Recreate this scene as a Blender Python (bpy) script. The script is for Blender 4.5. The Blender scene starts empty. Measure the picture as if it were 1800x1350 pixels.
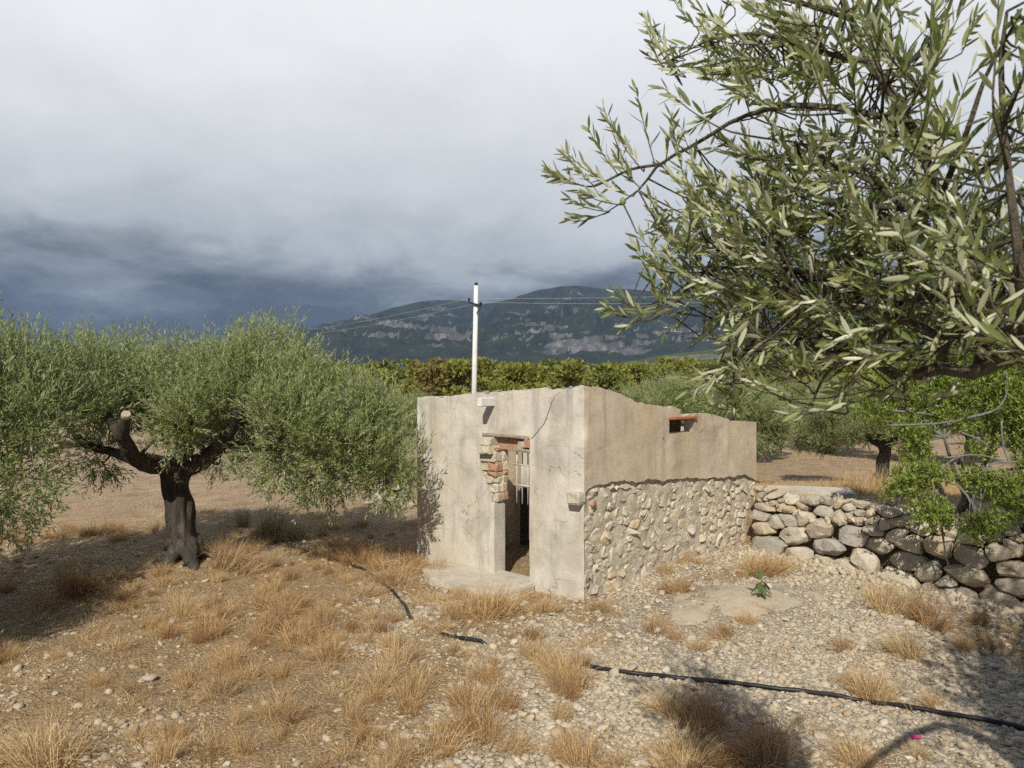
import bpy, bmesh, math, random
import numpy as np
from mathutils import Vector, Matrix
R = np.random.default_rng(7)
random.seed(7)
sc = bpy.context.scene
C = sc.collection

# ---------------------------------------------------------------- camera, sky, sun, exposure
CAM_H, F, HOR = 2.4, 1350.0, 655.0
cd = bpy.data.cameras.new('camera'); cam = bpy.data.objects.new('camera', cd); C.objects.link(cam)
cam.location = (0, 0, CAM_H); cam.rotation_euler = (math.radians(90), 0, 0)
cd.sensor_width = 36; cd.lens = 27; cd.shift_y = -20/1800; cd.clip_start = 0.05; cd.clip_end = 20000
cd.dof.use_dof = True; cd.dof.focus_distance = 8.5; cd.dof.aperture_fstop = 9
sc.camera = cam
SUN_EL, SUN_AZ = math.radians(40), math.radians(12)      # light travels to +Y, a little to +X
sd = Vector((-math.sin(SUN_AZ)*math.cos(SUN_EL), -math.cos(SUN_AZ)*math.cos(SUN_EL), math.sin(SUN_EL)))
sl = bpy.data.lights.new('sun', 'SUN'); sl.energy = 5.0; sl.angle = math.radians(0.55); sl.color = (1.0, .93, .81)
so = bpy.data.objects.new('sun', sl); C.objects.link(so)
so.rotation_euler = sd.to_track_quat('Z', 'Y').to_euler(); so.location = sd*50
W = bpy.data.worlds.new('World'); sc.world = W; W.use_nodes = True
def build_world():
    nt = W.node_tree; N = nt.nodes; L = nt.links; N.clear()
    out = N.new('ShaderNodeOutputWorld'); bg = N.new('ShaderNodeBackground'); bg.inputs[1].default_value = .1
    L.new(bg.outputs[0], out.inputs[0])
    sky = N.new('ShaderNodeTexSky'); sky.sky_type = 'NISHITA'; sky.sun_disc = False
    sky.sun_elevation = SUN_EL; sky.sun_rotation = math.pi + SUN_AZ; sky.air_density = 1.0; sky.dust_density = .6
    tc = N.new('ShaderNodeTexCoord'); sx = N.new('ShaderNodeSeparateXYZ'); L.new(tc.outputs['Generated'], sx.inputs[0])
    def m(op, a, b=None, c=None):
        n = N.new('ShaderNodeMath'); n.operation = op
        for i, v in enumerate((a, b, c)):
            if v is None: continue
            if isinstance(v, (int, float)): n.inputs[i].default_value = v
            else: L.new(v, n.inputs[i])
        return n.outputs[0]
    X, Y, Z = sx.outputs
    zz = m('ADD', m('MAXIMUM', Z, 0.0), .30)
    cx = N.new('ShaderNodeCombineXYZ'); L.new(m('DIVIDE', X, zz), cx.inputs[0]); L.new(m('DIVIDE', Y, zz), cx.inputs[1])
    def noise(scale, det, rough, off):
        mp = N.new('ShaderNodeMapping'); mp.inputs['Location'].default_value = off; L.new(cx.outputs[0], mp.inputs[0])
        n = N.new('ShaderNodeTexNoise'); n.inputs['Scale'].default_value = scale; n.inputs['Detail'].default_value = det
        n.inputs['Roughness'].default_value = rough; n.inputs['Distortion'].default_value = .3
        L.new(mp.outputs[0], n.inputs['Vector']); return n.outputs['Fac']
    n1 = noise(1.15, 4, .5, (3.1, 7.4, 0)); n2 = noise(3.2, 8, .6, (1.2, .4, 2))
    t = m('ADD', Z, m('ADD', m('MULTIPLY', m('SUBTRACT', n1, .5), .26), m('MULTIPLY', m('SUBTRACT', n2, .5), .17)))
    cr = N.new('ShaderNodeValToRGB'); L.new(t, cr.inputs[0]); e = cr.color_ramp
    cols = [(.02, (.07, .072, .078)), (.06, (.064, .066, .070)), (.09, (.135, .145, .155)), (.125, (.28, .305, .33)),
            (.165, (.50, .53, .555)), (.23, (.66, .685, .705)), (.40, (.90, .91, .925)), (1.0, (.45, .51, .6))]
    while len(e.elements) < len(cols): e.elements.new(.5)
    for el, (p, c) in zip(e.elements, cols): el.position = p; el.color = (*c, 1)
    sc_ = N.new('ShaderNodeMix'); sc_.data_type = 'RGBA'; sc_.blend_type = 'MULTIPLY'; sc_.inputs[0].default_value = 1
    L.new(cr.outputs[0], sc_.inputs[6]); sc_.inputs[7].default_value = (10, 10, 10, 1)
    k = m('ADD', m('SUBTRACT', Y, m('MULTIPLY', Z, .45)), m('ADD', .2, m('MULTIPLY', m('SUBTRACT', n1, .5), 1.2)))
    k = m('SMOOTH_MIN', m('MAXIMUM', m('DIVIDE', k, .35), 0.0), 1.0, .1)
    mx = N.new('ShaderNodeMix'); mx.data_type = 'RGBA'; L.new(k, mx.inputs[0])
    dim = N.new('ShaderNodeMix'); dim.data_type = 'RGBA'; dim.blend_type = 'MULTIPLY'; dim.inputs[0].default_value = 1; dim.inputs[7].default_value = (.5, .5, .5, 1)
    L.new(sky.outputs[0], dim.inputs[6]); L.new(dim.outputs[2], mx.inputs[6]); L.new(sc_.outputs[2], mx.inputs[7]); L.new(mx.outputs[2], bg.inputs[0])
build_world()
vs = sc.view_settings; vs.view_transform = 'Standard'; vs.look = 'None'; vs.exposure = 0.08; vs.gamma = 1
sc.render.engine = 'CYCLES'; sc.cycles.use_denoising = False
sc.cycles.max_bounces = 6; sc.cycles.volume_bounces = 0; sc.cycles.transparent_max_bounces = 4

# ---------------------------------------------------------------- helpers
def P(x, y, Y):                          # photograph pixel (1800 wide) at a depth -> point
    return np.array([(x-900)/F*Y, Y, CAM_H-(y-HOR)/F*Y])
def ss(a, b, v):
    t = np.clip((np.asarray(v, float)-a)/(b-a), 0, 1); return t*t*(3-2*t)
def hsh(i, j, k, s):
    n = (i*374761393+j*668265263+k*2147483647+s*974634777) & 0xffffffff
    n = ((n ^ (n >> 13))*1274126177) & 0xffffffff
    return ((n ^ (n >> 16)) & 0xffff)/65535.0
def vnoise(x, y, z=0.0, s=0):
    x, y, z = np.broadcast_arrays(np.asarray(x, float), np.asarray(y, float), np.asarray(z, float))
    i, j, k = np.floor(x).astype(np.int64), np.floor(y).astype(np.int64), np.floor(z).astype(np.int64)
    u, v, w = x-i, y-j, z-k; u = u*u*(3-2*u); v = v*v*(3-2*v); w = w*w*(3-2*w)
    def g(a, b, c): return hsh(i+a, j+b, k+c, s)
    l = lambda a, b, t: a+(b-a)*t
    return l(l(l(g(0,0,0), g(1,0,0), u), l(g(0,1,0), g(1,1,0), u), v), l(l(g(0,0,1), g(1,0,1), u), l(g(0,1,1), g(1,1,1), u), v), w)*2-1
def fbm(x, y, z=0.0, s=0, o=4, g=.5):
    a, f, r = 1.0, 1.0, 0.0
    for q in range(o):
        r = r+a*vnoise(np.asarray(x)*f, np.asarray(y)*f, np.asarray(z)*f, s+q); a *= g; f *= 2.03
    return r
def npmesh(name, verts, faces, mats=(), smooth=True, attr=None):
    me = bpy.data.meshes.new(name); v = np.asarray(verts, np.float32)
    if not isinstance(faces, list): faces = [faces]
    faces = [np.asarray(f, np.int32) for f in faces if len(f)]
    me.vertices.add(len(v)); me.vertices.foreach_set('co', v.ravel())
    li = np.concatenate([f.ravel() for f in faces]); tot = np.concatenate([np.full(len(f), f.shape[1], np.int32) for f in faces])
    me.loops.add(len(li)); me.loops.foreach_set('vertex_index', li)
    me.polygons.add(len(tot)); st = np.concatenate([[0], np.cumsum(tot)[:-1]]).astype(np.int32)
    me.polygons.foreach_set('loop_start', st); me.polygons.foreach_set('loop_total', tot)
    me.polygons.foreach_set('use_smooth', np.full(len(tot), smooth))
    if attr is not None:
        for k, a in attr.items():
            at = me.attributes.new(k, 'FLOAT', 'POINT'); at.data.foreach_set('value', np.asarray(a, np.float32))
    for m in mats: me.materials.append(m)
    me.update(calc_edges=True); me.validate()
    return me
def link(name, me, parent=None, loc=None):
    o = bpy.data.objects.new(name, me); C.objects.link(o)
    if parent: o.parent = parent
    if loc is not None: o.location = loc
    return o
def tag(o, label=None, cat=None, group=None, kind=None):
    if label: o['label'] = label
    if cat: o['category'] = cat
    if group: o['group'] = group
    if kind: o['kind'] = kind
    return o
def thing(name, label, cat, loc=(0, 0, 0), group=None):
    o = bpy.data.objects.new(name, None); C.objects.link(o); o.location = loc; o.empty_display_size = .2
    return tag(o, label, cat, group)
def copy_tree(o, parent=None):
    c = o.copy(); C.objects.link(c); c.parent = parent
    for ch in o.children: copy_tree(ch, c)
    return c
def tube(pts, rad, sides=6, cap=True, wob=0, seed=0):
    p = np.asarray(pts, float); n = len(p); r = np.broadcast_to(np.asarray(rad, float), (n,))
    t = np.gradient(p, axis=0); t /= np.linalg.norm(t, axis=1)[:, None]+1e-9
    a = np.array([0, 0, 1.]) if abs(t[0, 2]) < .9 else np.array([1., 0, 0])
    V = []; u = np.cross(t[0], a)
    ang = np.linspace(0, 2*math.pi, sides, endpoint=False)
    for i in range(n):
        u = u-t[i]*np.dot(u, t[i]); u /= np.linalg.norm(u); w = np.cross(t[i], u)
        rr = r[i]
        ring = np.cos(ang)[:, None]*u+np.sin(ang)[:, None]*w
        if wob:
            q = p[i]+ring*rr
            rr = (rr*(1+wob*fbm(q[:, 0]*7, q[:, 1]*7, q[:, 2]*2.2, seed, 3)))[:, None]
        V.append(p[i]+ring*rr)
    V = np.concatenate(V); i = np.arange(n-1)[:, None]*sides; j = np.arange(sides)[None]; j2 = (j+1) % sides
    Fq = np.stack([i+j, i+j2, i+sides+j2, i+sides+j], -1).reshape(-1, 4)
    if cap:
        V = np.concatenate([V, p[-1:], p[:1]]); k = len(V)
        e = (n-1)*sides
        c1 = np.stack([e+np.arange(sides), e+(np.arange(sides)+1) % sides, np.full(sides, k-2), np.full(sides, k-2)], -1)
        c2 = np.stack([(np.arange(sides)+1) % sides, np.arange(sides), np.full(sides, k-1), np.full(sides, k-1)], -1)
        return V, Fq, np.concatenate([c1, c2])[:, :3]
    return V, Fq, np.zeros((0, 3), int)
def spline(pts, n):
    p = np.asarray(pts, float); k = len(p)
    if k < 3: return p[0]+(p[-1]-p[0])*np.linspace(0, 1, n)[:, None]
    q = np.vstack([2*p[0]-p[1], p, 2*p[-1]-p[-2]]); o = []
    for t in np.linspace(0, k-1-1e-6, n):
        i = int(t); f = t-i; a, b, c, d = q[i:i+4]
        o.append(.5*((2*b)+(c-a)*f+(2*a-5*b+4*c-d)*f*f+(3*b-a-3*c+d)*f**3))
    return np.array(o)
def tubes(name, lst, mat, sides=6, wob=0, smooth=True):     # branches of ONE plant joined into one part
    Vs, Q, T, k = [], [], [], 0
    for i, (p, r) in enumerate(lst):
        v, q, t = tube(p, r, sides, True, wob, i); Vs.append(v); Q.append(q+k); T.append(t+k); k += len(v)
    return npmesh(name, np.concatenate(Vs), [np.concatenate(Q), np.concatenate(T)], [mat], smooth)
def box(name, O, ax, mat, parent=None, jit=0.0, bev=.006):   # O centre, ax three half vectors
    bm = bmesh.new(); bmesh.ops.create_cube(bm, size=2)
    A = np.array(ax, float)
    if bev: 
        s = [np.linalg.norm(a) for a in A]
        for v in bm.verts: v.co = Vector([v.co[i]*s[i] for i in range(3)])
        bmesh.ops.bevel(bm, geom=bm.edges[:], offset=min(bev, min(s)*.6), segments=1, affect='EDGES')
        for v in bm.verts: v.co = Vector([v.co[i]/s[i] for i in range(3)])
    for v in bm.verts:
        p = v.co.x*A[0]+v.co.y*A[1]+v.co.z*A[2]
        v.co = Vector(p+R.uniform(-jit, jit, 3))
    me = bpy.data.meshes.new(name); bm.to_mesh(me); bm.free(); me.materials.append(mat)
    return link(name, me, parent, O)
def nrm(v): return v/(np.linalg.norm(v, axis=-1, keepdims=True)+1e-9)

# ---------------------------------------------------------------- materials
class NT:
    def __init__(s, name):
        s.m = bpy.data.materials.new(name); s.m.use_nodes = True; s.t = s.m.node_tree; s.N = s.t.nodes; s.L = s.t.links
        s.b = s.N['Principled BSDF']; s.b.inputs['Roughness'].default_value = .9; s.b.inputs['Specular IOR Level'].default_value = .25
        s.tc = s.N.new('ShaderNodeTexCoord')
    def set(s, inp, v):
        if isinstance(v, (int, float)): inp.default_value = v
        elif isinstance(v, tuple): inp.default_value = (*v, 1) if len(v) == 3 and inp.type == 'RGBA' else v
        else: s.L.new(v, inp)
    def vec(s, scale=(1, 1, 1), src='Object'):
        mp = s.N.new('ShaderNodeMapping'); mp.inputs['Scale'].default_value = scale; s.L.new(s.tc.outputs[src], mp.inputs[0]); return mp.outputs[0]
    def noise(s, scale, det=4, rough=.55, vec=None, dist=0):
        n = s.N.new('ShaderNodeTexNoise'); n.inputs['Scale'].default_value = scale; n.inputs['Detail'].default_value = det
        n.inputs['Roughness'].default_value = rough; n.inputs['Distortion'].default_value = dist
        s.L.new(vec if vec is not None else s.tc.outputs['Object'], n.inputs['Vector']); return n.outputs['Fac']
    def voro(s, scale, feat='F1', out='Distance', vec=None, rnd=1):
        n = s.N.new('ShaderNodeTexVoronoi'); n.feature = feat; n.inputs['Scale'].default_value = scale; n.inputs['Randomness'].default_value = rnd
        s.L.new(vec if vec is not None else s.tc.outputs['Object'], n.inputs['Vector']); return n.outputs[out]
    def ramp(s, f, stops):
        n = s.N.new('ShaderNodeValToRGB'); s.L.new(f, n.inputs[0]); e = n.color_ramp
        while len(e.elements) < len(stops): e.elements.new(.5)
        for el, (p, c) in zip(e.elements, stops): el.position = p; el.color = (*c, 1) if isinstance(c, tuple) else (c, c, c, 1)
        return n.outputs[0]
    def mix(s, f, a, b, mode='MIX'):
        n = s.N.new('ShaderNodeMix'); n.data_type = 'RGBA'; n.blend_type = mode
        s.set(n.inputs[0], f); s.set(n.inputs[6], a); s.set(n.inputs[7], b); return n.outputs[2]
    def math(s, op, a, b=0.0):
        n = s.N.new('ShaderNodeMath'); n.operation = op; s.set(n.inputs[0], a); s.set(n.inputs[1], b); return n.outputs[0]
    def bump(s, h, dist, strength=1.0):
        n = s.N.new('ShaderNodeBump'); n.inputs['Distance'].default_value = dist; n.inputs['Strength'].default_value = strength
        s.L.new(h, n.inputs['Height'])
        prev = s.b.inputs['Normal']
        if prev.is_linked: s.L.new(prev.links[0].from_socket, n.inputs['Normal'])
        s.L.new(n.outputs[0], prev)
    def attr(s, name):
        n = s.N.new('ShaderNodeAttribute'); n.attribute_name = name; return n.outputs['Fac']
    def rnd(s):
        return s.N.new('ShaderNodeObjectInfo').outputs['Random']
    def geo(s, o): return s.N.new('ShaderNodeNewGeometry').outputs[o]
    def col(s, c): s.set(s.b.inputs['Base Color'], c); return s
    def rough(s, v): s.set(s.b.inputs['Roughness'], v); return s

def leaf_mat(name, top_a, top_b, under, trans=.25, rough=.5, spec=.4):
    t = NT(name); v = t.attr('rnd')
    c = t.mix(t.geo('Backfacing'), t.mix(v, top_a, top_b), under)
    t.col(c).rough(rough); t.b.inputs['Specular IOR Level'].default_value = spec
    tr = t.N.new('ShaderNodeBsdfTranslucent'); t.L.new(t.mix(v, tuple(1.3*q for q in top_a), tuple(1.3*q for q in top_b)), tr.inputs[0])
    ms = t.N.new('ShaderNodeMixShader'); ms.inputs[0].default_value = trans
    t.L.new(t.b.outputs[0], ms.inputs[1]); t.L.new(tr.outputs[0], ms.inputs[2])
    t.L.new(ms.outputs[0], t.N['Material Output'].inputs[0]); return t.m
M = {}
M['olive'] = leaf_mat('olive_leaf', (.125, .175, .05), (.34, .38, .14), (.47, .495, .32), .35)
M['olive_near'] = leaf_mat('olive_leaf_near', (.115, .16, .042), (.31, .345, .125), (.52, .53, .36), .3, .4, .5)
M['mastic'] = leaf_mat('mastic_leaf', (.10, .16, .026), (.32, .38, .075), (.26, .32, .08), .3)
M['pine'] = leaf_mat('pine_needles', (.13, .155, .03), (.28, .285, .065), (.22, .23, .05), .2, .7, .2)
M['pine_dark'] = leaf_mat('dark_pine_needles', (.08, .115, .025), (.19, .215, .05), (.15, .17, .04), .2, .7, .2)
M['pine_brown'] = leaf_mat('browned_pine_needles', (.12, .12, .03), (.24, .18, .06), (.19, .16, .05), .12, .7, .2)
M['sapling'] = leaf_mat('sapling_leaf', (.06, .10, .025), (.12, .17, .05), (.15, .19, .08), .3)
def m_bark(name, a, b, sc_=9):
    t = NT(name); f = t.noise(sc_, 6, .65, t.vec((1, 1, .22)), .6)
    t.col(t.mix(t.ramp(t.noise(3, 3), [(.35, 0.0), (.65, 1.0)]), t.ramp(f, [(.3, a), (.7, b)]), tuple(.7*(x+y)*.5 for x, y in zip(a, b))))
    t.bump(f, .05); t.bump(t.noise(60, 3), .006); return t.m
M['bark'] = m_bark('olive_bark', (.012, .010, .008), (.15, .128, .104), 16)
M['twig'] = m_bark('twig_bark', (.10, .085, .06), (.2, .17, .125), 30)
M['greytwig'] = m_bark('grey_bark', (.16, .15, .135), (.34, .325, .3), 20)
M['pinebark'] = m_bark('pine_bark', (.05, .035, .025), (.12, .09, .06), 4)

def m_plaster(name, a, b, stain, dark):
    t = NT(name)
    f = t.noise(2.6, 8, .62, dist=.5); c = t.ramp(f, [(.34, b), (.5, a), (.66, tuple(min(1, 1.14*q) for q in a))])
    c = t.mix(t.ramp(t.noise(1.1, 5, .6, t.vec((1.3, 1.3, .6))), [(.48, 0.0), (.68, .85)]), c, stain)
    c = t.mix(t.ramp(t.noise(2.6, 6, .65, t.vec((2.2, 2.2, .22))), [(.50, 0.0), (.72, .7)]), c, dark)
    c = t.mix(t.ramp(t.noise(38, 3, .7), [(.55, 0.0), (.75, .28)]), c, tuple(x*.62 for x in a))
    wv = t.N.new('ShaderNodeVectorMath'); wv.operation = 'ADD'; nz_ = t.N.new('ShaderNodeTexNoise'); nz_.inputs['Scale'].default_value = 5; nz_.inputs['Detail'].default_value = 4
    t.L.new(t.tc.outputs['Object'], nz_.inputs['Vector']); sc3 = t.N.new('ShaderNodeVectorMath'); sc3.operation = 'SCALE'; sc3.inputs['Scale'].default_value = .28; t.L.new(nz_.outputs['Color'], sc3.inputs[0])
    t.L.new(t.tc.outputs['Object'], wv.inputs[0]); t.L.new(sc3.outputs[0], wv.inputs[1])
    ck = t.math('MULTIPLY', t.ramp(t.voro(1.5, 'DISTANCE_TO_EDGE', vec=wv.outputs[0]), [(0, 1.0), (.007, 0.0)]), t.ramp(t.noise(1.7, 3), [(.5, 0.0), (.58, .8)]))
    c = t.mix(ck, c, (.13, .115, .095))
    t.col(c)
    t.bump(t.noise(4, 7, .6, t.vec((1, 1, 1.4))), .012); t.bump(t.noise(70, 4, .7), .005)
    t.bump(t.ramp(t.noise(16, 4, .6, t.vec((1, 1, 1.5)), 1.2), [(.28, 0.0), (.36, 1.0)]), .004, .6)
    return t.m
M['plaster'] = m_plaster('plaster', (.58, .54, .475), (.42, .39, .34), (.50, .435, .33), (.29, .275, .25))
M['plaster_side'] = m_plaster('plaster_side', (.56, .475, .36), (.43, .36, .27), (.50, .39, .255), (.31, .27, .22))
def m_mortar():
    t = NT('mortar'); f = t.noise(7, 6, .65)
    t.col(t.ramp(f, [(.3, (.40, .345, .26)), (.52, (.58, .51, .40)), (.72, (.70, .63, .51))])); t.bump(t.noise(12, 7, .75), .035); t.bump(t.noise(40, 5, .7), .012); return t.m
M['mortar'] = m_mortar()
def m_stone(name, stops, sc_=5):
    t = NT(name); r = t.rnd(); base = t.ramp(r, stops)
    f = t.noise(sc_, 6, .65)
    c = t.mix(t.ramp(f, [(.33, .5), (.5, 0.0)]), base, (.24, .21, .17))
    c = t.mix(t.ramp(t.noise(sc_*.7, 5, .6, t.vec((1, 1, 1.4))), [(.53, 0.0), (.7, .8)]), c, (.5, .4, .26))
    t.col(c); t.bump(f, .035); t.bump(t.noise(sc_*9, 4, .7), .008); return t.m
M['wallstone'] = m_stone('wall_stone', [(0, (.40, .35, .27)), (.35, (.54, .48, .38)), (.6, (.38, .36, .32)), (.8, (.52, .42, .28)), (1, (.62, .56, .46))])
M['rubble'] = m_stone('rubble_stone', [(0, (.54, .475, .365)), (.4, (.65, .58, .46)), (.7, (.60, .55, .46)), (.9, (.66, .53, .35)), (1, (.70, .65, .55))], 9)
def m_pebble():
    t = NT('pebble'); r = t.rnd()
    c = t.ramp(r, [(0, (.34, .28, .20)), (.3, (.50, .43, .32)), (.6, (.44, .40, .33)), (.75, (.58, .52, .42)), (.9, (.42, .31, .19)), (1, (.64, .59, .50))])
    t.col(t.mix(t.ramp(t.noise(2.5, 4), [(.4, .35), (.65, 0.0)]), c, (.30, .235, .155))); return t.m
M['pebble'] = m_pebble()
def m_straw(name, stops):
    t = NT(name); c = t.ramp(t.attr('rnd'), stops)
    c = t.mix(.35, c, t.ramp(t.rnd(), [(0, (.48, .28, .12)), (.5, (.60, .42, .21)), (1, (.66, .54, .33))]))
    t.col(c).rough(.7)
    tr = t.N.new('ShaderNodeBsdfTranslucent'); t.L.new(c, tr.inputs[0]); ms = t.N.new('ShaderNodeMixShader'); ms.inputs[0].default_value = .25
    t.L.new(t.b.outputs[0], ms.inputs[1]); t.L.new(tr.outputs[0], ms.inputs[2]); t.L.new(ms.outputs[0], t.N['Material Output'].inputs[0]); return t.m
M['straw'] = m_straw('straw', [(0, (.30, .19, .085)), (.4, (.54, .365, .175)), (.8, (.68, .51, .275)), (1, (.78, .66, .44))])
M['rusty_straw'] = m_straw('rusty_straw', [(0, (.20, .11, .06)), (.5, (.36, .21, .11)), (1, (.52, .36, .2))])
M['green_straw'] = m_straw('green_straw', [(0, (.12, .15, .08)), (.5, (.22, .26, .15)), (1, (.42, .38, .2))])
def m_ground():
    t = NT('dry_stony_ground'); gv = t.attr('gravel'); fd = t.attr('field')
    n = t.noise(.9, 6, .6); n2 = t.noise(9, 6, .7); vo = t.voro(24, out='Color'); vd = t.voro(24, 'DISTANCE_TO_EDGE')
    soil = t.ramp(n2, [(.3, (.25, .165, .09)), (.55, (.42, .305, .18)), (.75, (.54, .42, .27))])
    peb = t.mix(.55, t.ramp(n2, [(.3, (.40, .33, .235)), (.7, (.58, .51, .40))]), t.ramp(t.math('MULTIPLY', t.N.new('ShaderNodeRGBToBW').outputs[0], 1.0), [(0, (.5, .44, .34)), (1, (.5, .44, .34))]))
    bw = [x for x in t.N if x.bl_idname == 'ShaderNodeRGBToBW'][0]; t.L.new(vo, bw.inputs[0])
    rmp = t.ramp(bw.outputs[0], [(.15, (.30, .25, .18)), (.5, (.55, .48, .37)), (.85, (.68, .62, .51))])
    peb = t.mix(.6, peb, rmp)
    k = t.math('ADD', gv, t.math('MULTIPLY', t.math('SUBTRACT', n2, .5), 1.1))
    c = t.mix(t.ramp(k, [(.35, 0.0), (.65, 1.0)]), soil, peb)
    fieldc = t.ramp(t.noise(2.2, 8, .7), [(.3, (.34, .22, .135)), (.55, (.50, .38, .26)), (.75, (.60, .50, .37))])
    c = t.mix(fd, c, fieldc)
    c = t.mix(t.ramp(n, [(.4, .3), (.6, 0.0)]), c, (.27, .185, .1))
    t.col(c); t.bump(t.noise(3, 6, .65), .06); t.bump(n2, .03); t.bump(t.ramp(vd, [(0, 0.0), (.25, 1.0)]), .02, .8); t.bump(t.noise(90, 3, .7), .008)
    return t.m
M['ground'] = m_ground()
def m_sand():
    t = NT('sand'); t.col(t.ramp(t.noise(6, 6, .7), [(.3, (.42, .35, .25)), (.7, (.56, .48, .36))])); t.bump(t.noise(130, 3, .8), .008); t.bump(t.noise(8, 4), .02); return t.m
M['sand'] = m_sand()
def m_simple(name, a, b, sc_=8, bump=.01, rough=.85, vec=None):
    t = NT(name); f = t.noise(sc_, 6, .65, t.vec(vec) if vec else None); t.col(t.ramp(f, [(.3, a), (.7, b)])).rough(rough); t.bump(f, bump); return t.m
M['cutwood'] = m_simple('cut_wood', (.34, .28, .2), (.56, .48, .36), 60, .004)
M['concrete'] = m_simple('concrete', (.40, .36, .29), (.58, .53, .45), 7, .02)
M['brick'] = m_simple('brick', (.30, .15, .09), (.48, .33, .23), 18, .012)
M['tile'] = m_simple('terracotta', (.34, .12, .06), (.46, .2, .10), 12, .008)
M['wood'] = m_simple('weathered_wood', (.2, .16, .12), (.42, .36, .29), 9, .012, .8, (1, 1, 1))
M['whitewood'] = m_simple('pale_wood', (.58, .57, .55), (.74, .73, .71), 9, .01)
M['darkwood'] = m_simple('dark_wood', (.06, .035, .022), (.13, .075, .045), 12, .006)
M['iron'] = m_simple('painted_iron', (.45, .43, .40), (.62, .60, .57), 30, .001, .5)
M['rust'] = m_simple('rust', (.16, .075, .04), (.3, .15, .08), 30, .002, .8)
M['pole'] = m_simple('pole_paint', (.6, .6, .6), (.78, .78, .77), 3, .004, .7)
M['black'] = m_simple('black_metal', (.02, .02, .02), (.04, .04, .04), 20, .001, .5)
M['shadedstone'] = m_simple('shaded_dark_stone', (.035, .03, .025), (.12, .10, .08), 6, .05)  # dark rubble stone, with the shade inside the hut put into its colour
M['hose'] = m_simple('hose', (.012, .012, .014), (.03, .03, .033), 20, .002, .42)
M['wire'] = m_simple('wire', (.5, .5, .5), (.6, .6, .6), 2, 0.0, .4)
M['crack'] = NT('crack').col((.05, .042, .035)).m
M['pink'] = m_simple('pink_cap', (.55, .03, .19), (.68, .06, .26), 20, .001, .45)
M['fruit'] = m_simple('green_olive', (.14, .18, .05), (.24, .28, .09), 30, .001, .5)
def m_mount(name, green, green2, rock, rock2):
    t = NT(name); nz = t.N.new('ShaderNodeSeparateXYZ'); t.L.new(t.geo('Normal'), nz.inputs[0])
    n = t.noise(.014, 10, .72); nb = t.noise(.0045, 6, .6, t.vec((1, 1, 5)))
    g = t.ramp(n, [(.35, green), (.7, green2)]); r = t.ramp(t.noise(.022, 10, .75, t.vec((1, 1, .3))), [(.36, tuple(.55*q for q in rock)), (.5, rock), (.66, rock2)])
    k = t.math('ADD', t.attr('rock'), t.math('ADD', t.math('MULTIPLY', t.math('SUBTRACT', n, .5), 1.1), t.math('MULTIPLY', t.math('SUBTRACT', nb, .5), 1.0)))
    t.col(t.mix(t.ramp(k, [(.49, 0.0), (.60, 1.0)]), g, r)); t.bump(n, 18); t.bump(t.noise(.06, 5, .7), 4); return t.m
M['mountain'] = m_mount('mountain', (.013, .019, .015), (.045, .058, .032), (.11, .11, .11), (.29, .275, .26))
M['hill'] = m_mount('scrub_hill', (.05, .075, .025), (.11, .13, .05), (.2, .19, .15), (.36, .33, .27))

# ---------------------------------------------------------------- terrain
CX, CY = .758, 8.06                                         # near corner of the hut
U1 = np.array([-.749, .662]); N1 = np.array([-.662, -.749])  # along / out of the front wall
U2 = np.array([.699, .715]); N2 = np.array([.715, -.699])    # along / out of the side wall
WA, WB = np.array([6.15, 6.88]), np.array([3.22, 10.28])     # foot of the dry-stone wall
WD = nrm(WB-WA); WN = np.array([WD[1], -WD[0]])              # behind the wall
def gh(x, y, detail=True):
    x = np.asarray(x, float); y = np.asarray(y, float)
    flat = -.5*ss(16, 26, y)+.45*(1-ss(2.6, 4.6, y))
    d = (x-WB[0])*WN[0]+(y-WB[1])*WN[1]
    T = ss(.12, .42, d)*ss(1.4, 3.2, x+np.where(y > 10.6, 0, 9))
    ter = np.maximum(.70-.119*np.maximum(y-10.6, 0), -.5)
    h = flat*(1-T)+ter*T
    h = h-3.6*ss(24, 95, y)+9*ss(260, 900, np.hypot(x, y))
    if detail:
        h = h+fbm(x*.55, y*.55, 0, 3, 3)*.05*(1-.5*T)+fbm(x*3, y*3, 0, 9, 3)*.012
        h = h+.16*np.exp(-(((x+4.05)/.75)**2+((y-9.4)/.6)**2))
        q = (x-CX)*U2[0]+(y-CY)*U2[1]; w = (x-CX)*N2[0]+(y-CY)*N2[1]   # spoil banked against the side wall
        h = h+.10*np.exp(-((w-.1)/.35)**2)*ss(.2, 1.5, q)*(1-ss(3.8, 4.3, q))*(1-T)
        h = h+heap(x, y)
    return h
HC = np.array([2.3, 7.95])
def heap(x, y):
    u = (x-HC[0])/1.05; v = (y-HC[1])/.75; return .13*np.exp(-(u*u+v*v-.7*u*v)*1.5)
def G(px, py):                                              # where the sight line through a pixel meets the ground
    Y = 5.0
    for _ in range(60):
        z = float(gh((px-900)/F*Y, Y)); Yn = (CAM_H-z)*F/max(py-HOR, 4); Y += (Yn-Y)*.5
    return np.array([(px-900)/F*Y, Y, float(gh((px-900)/F*Y, Y))])
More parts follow.
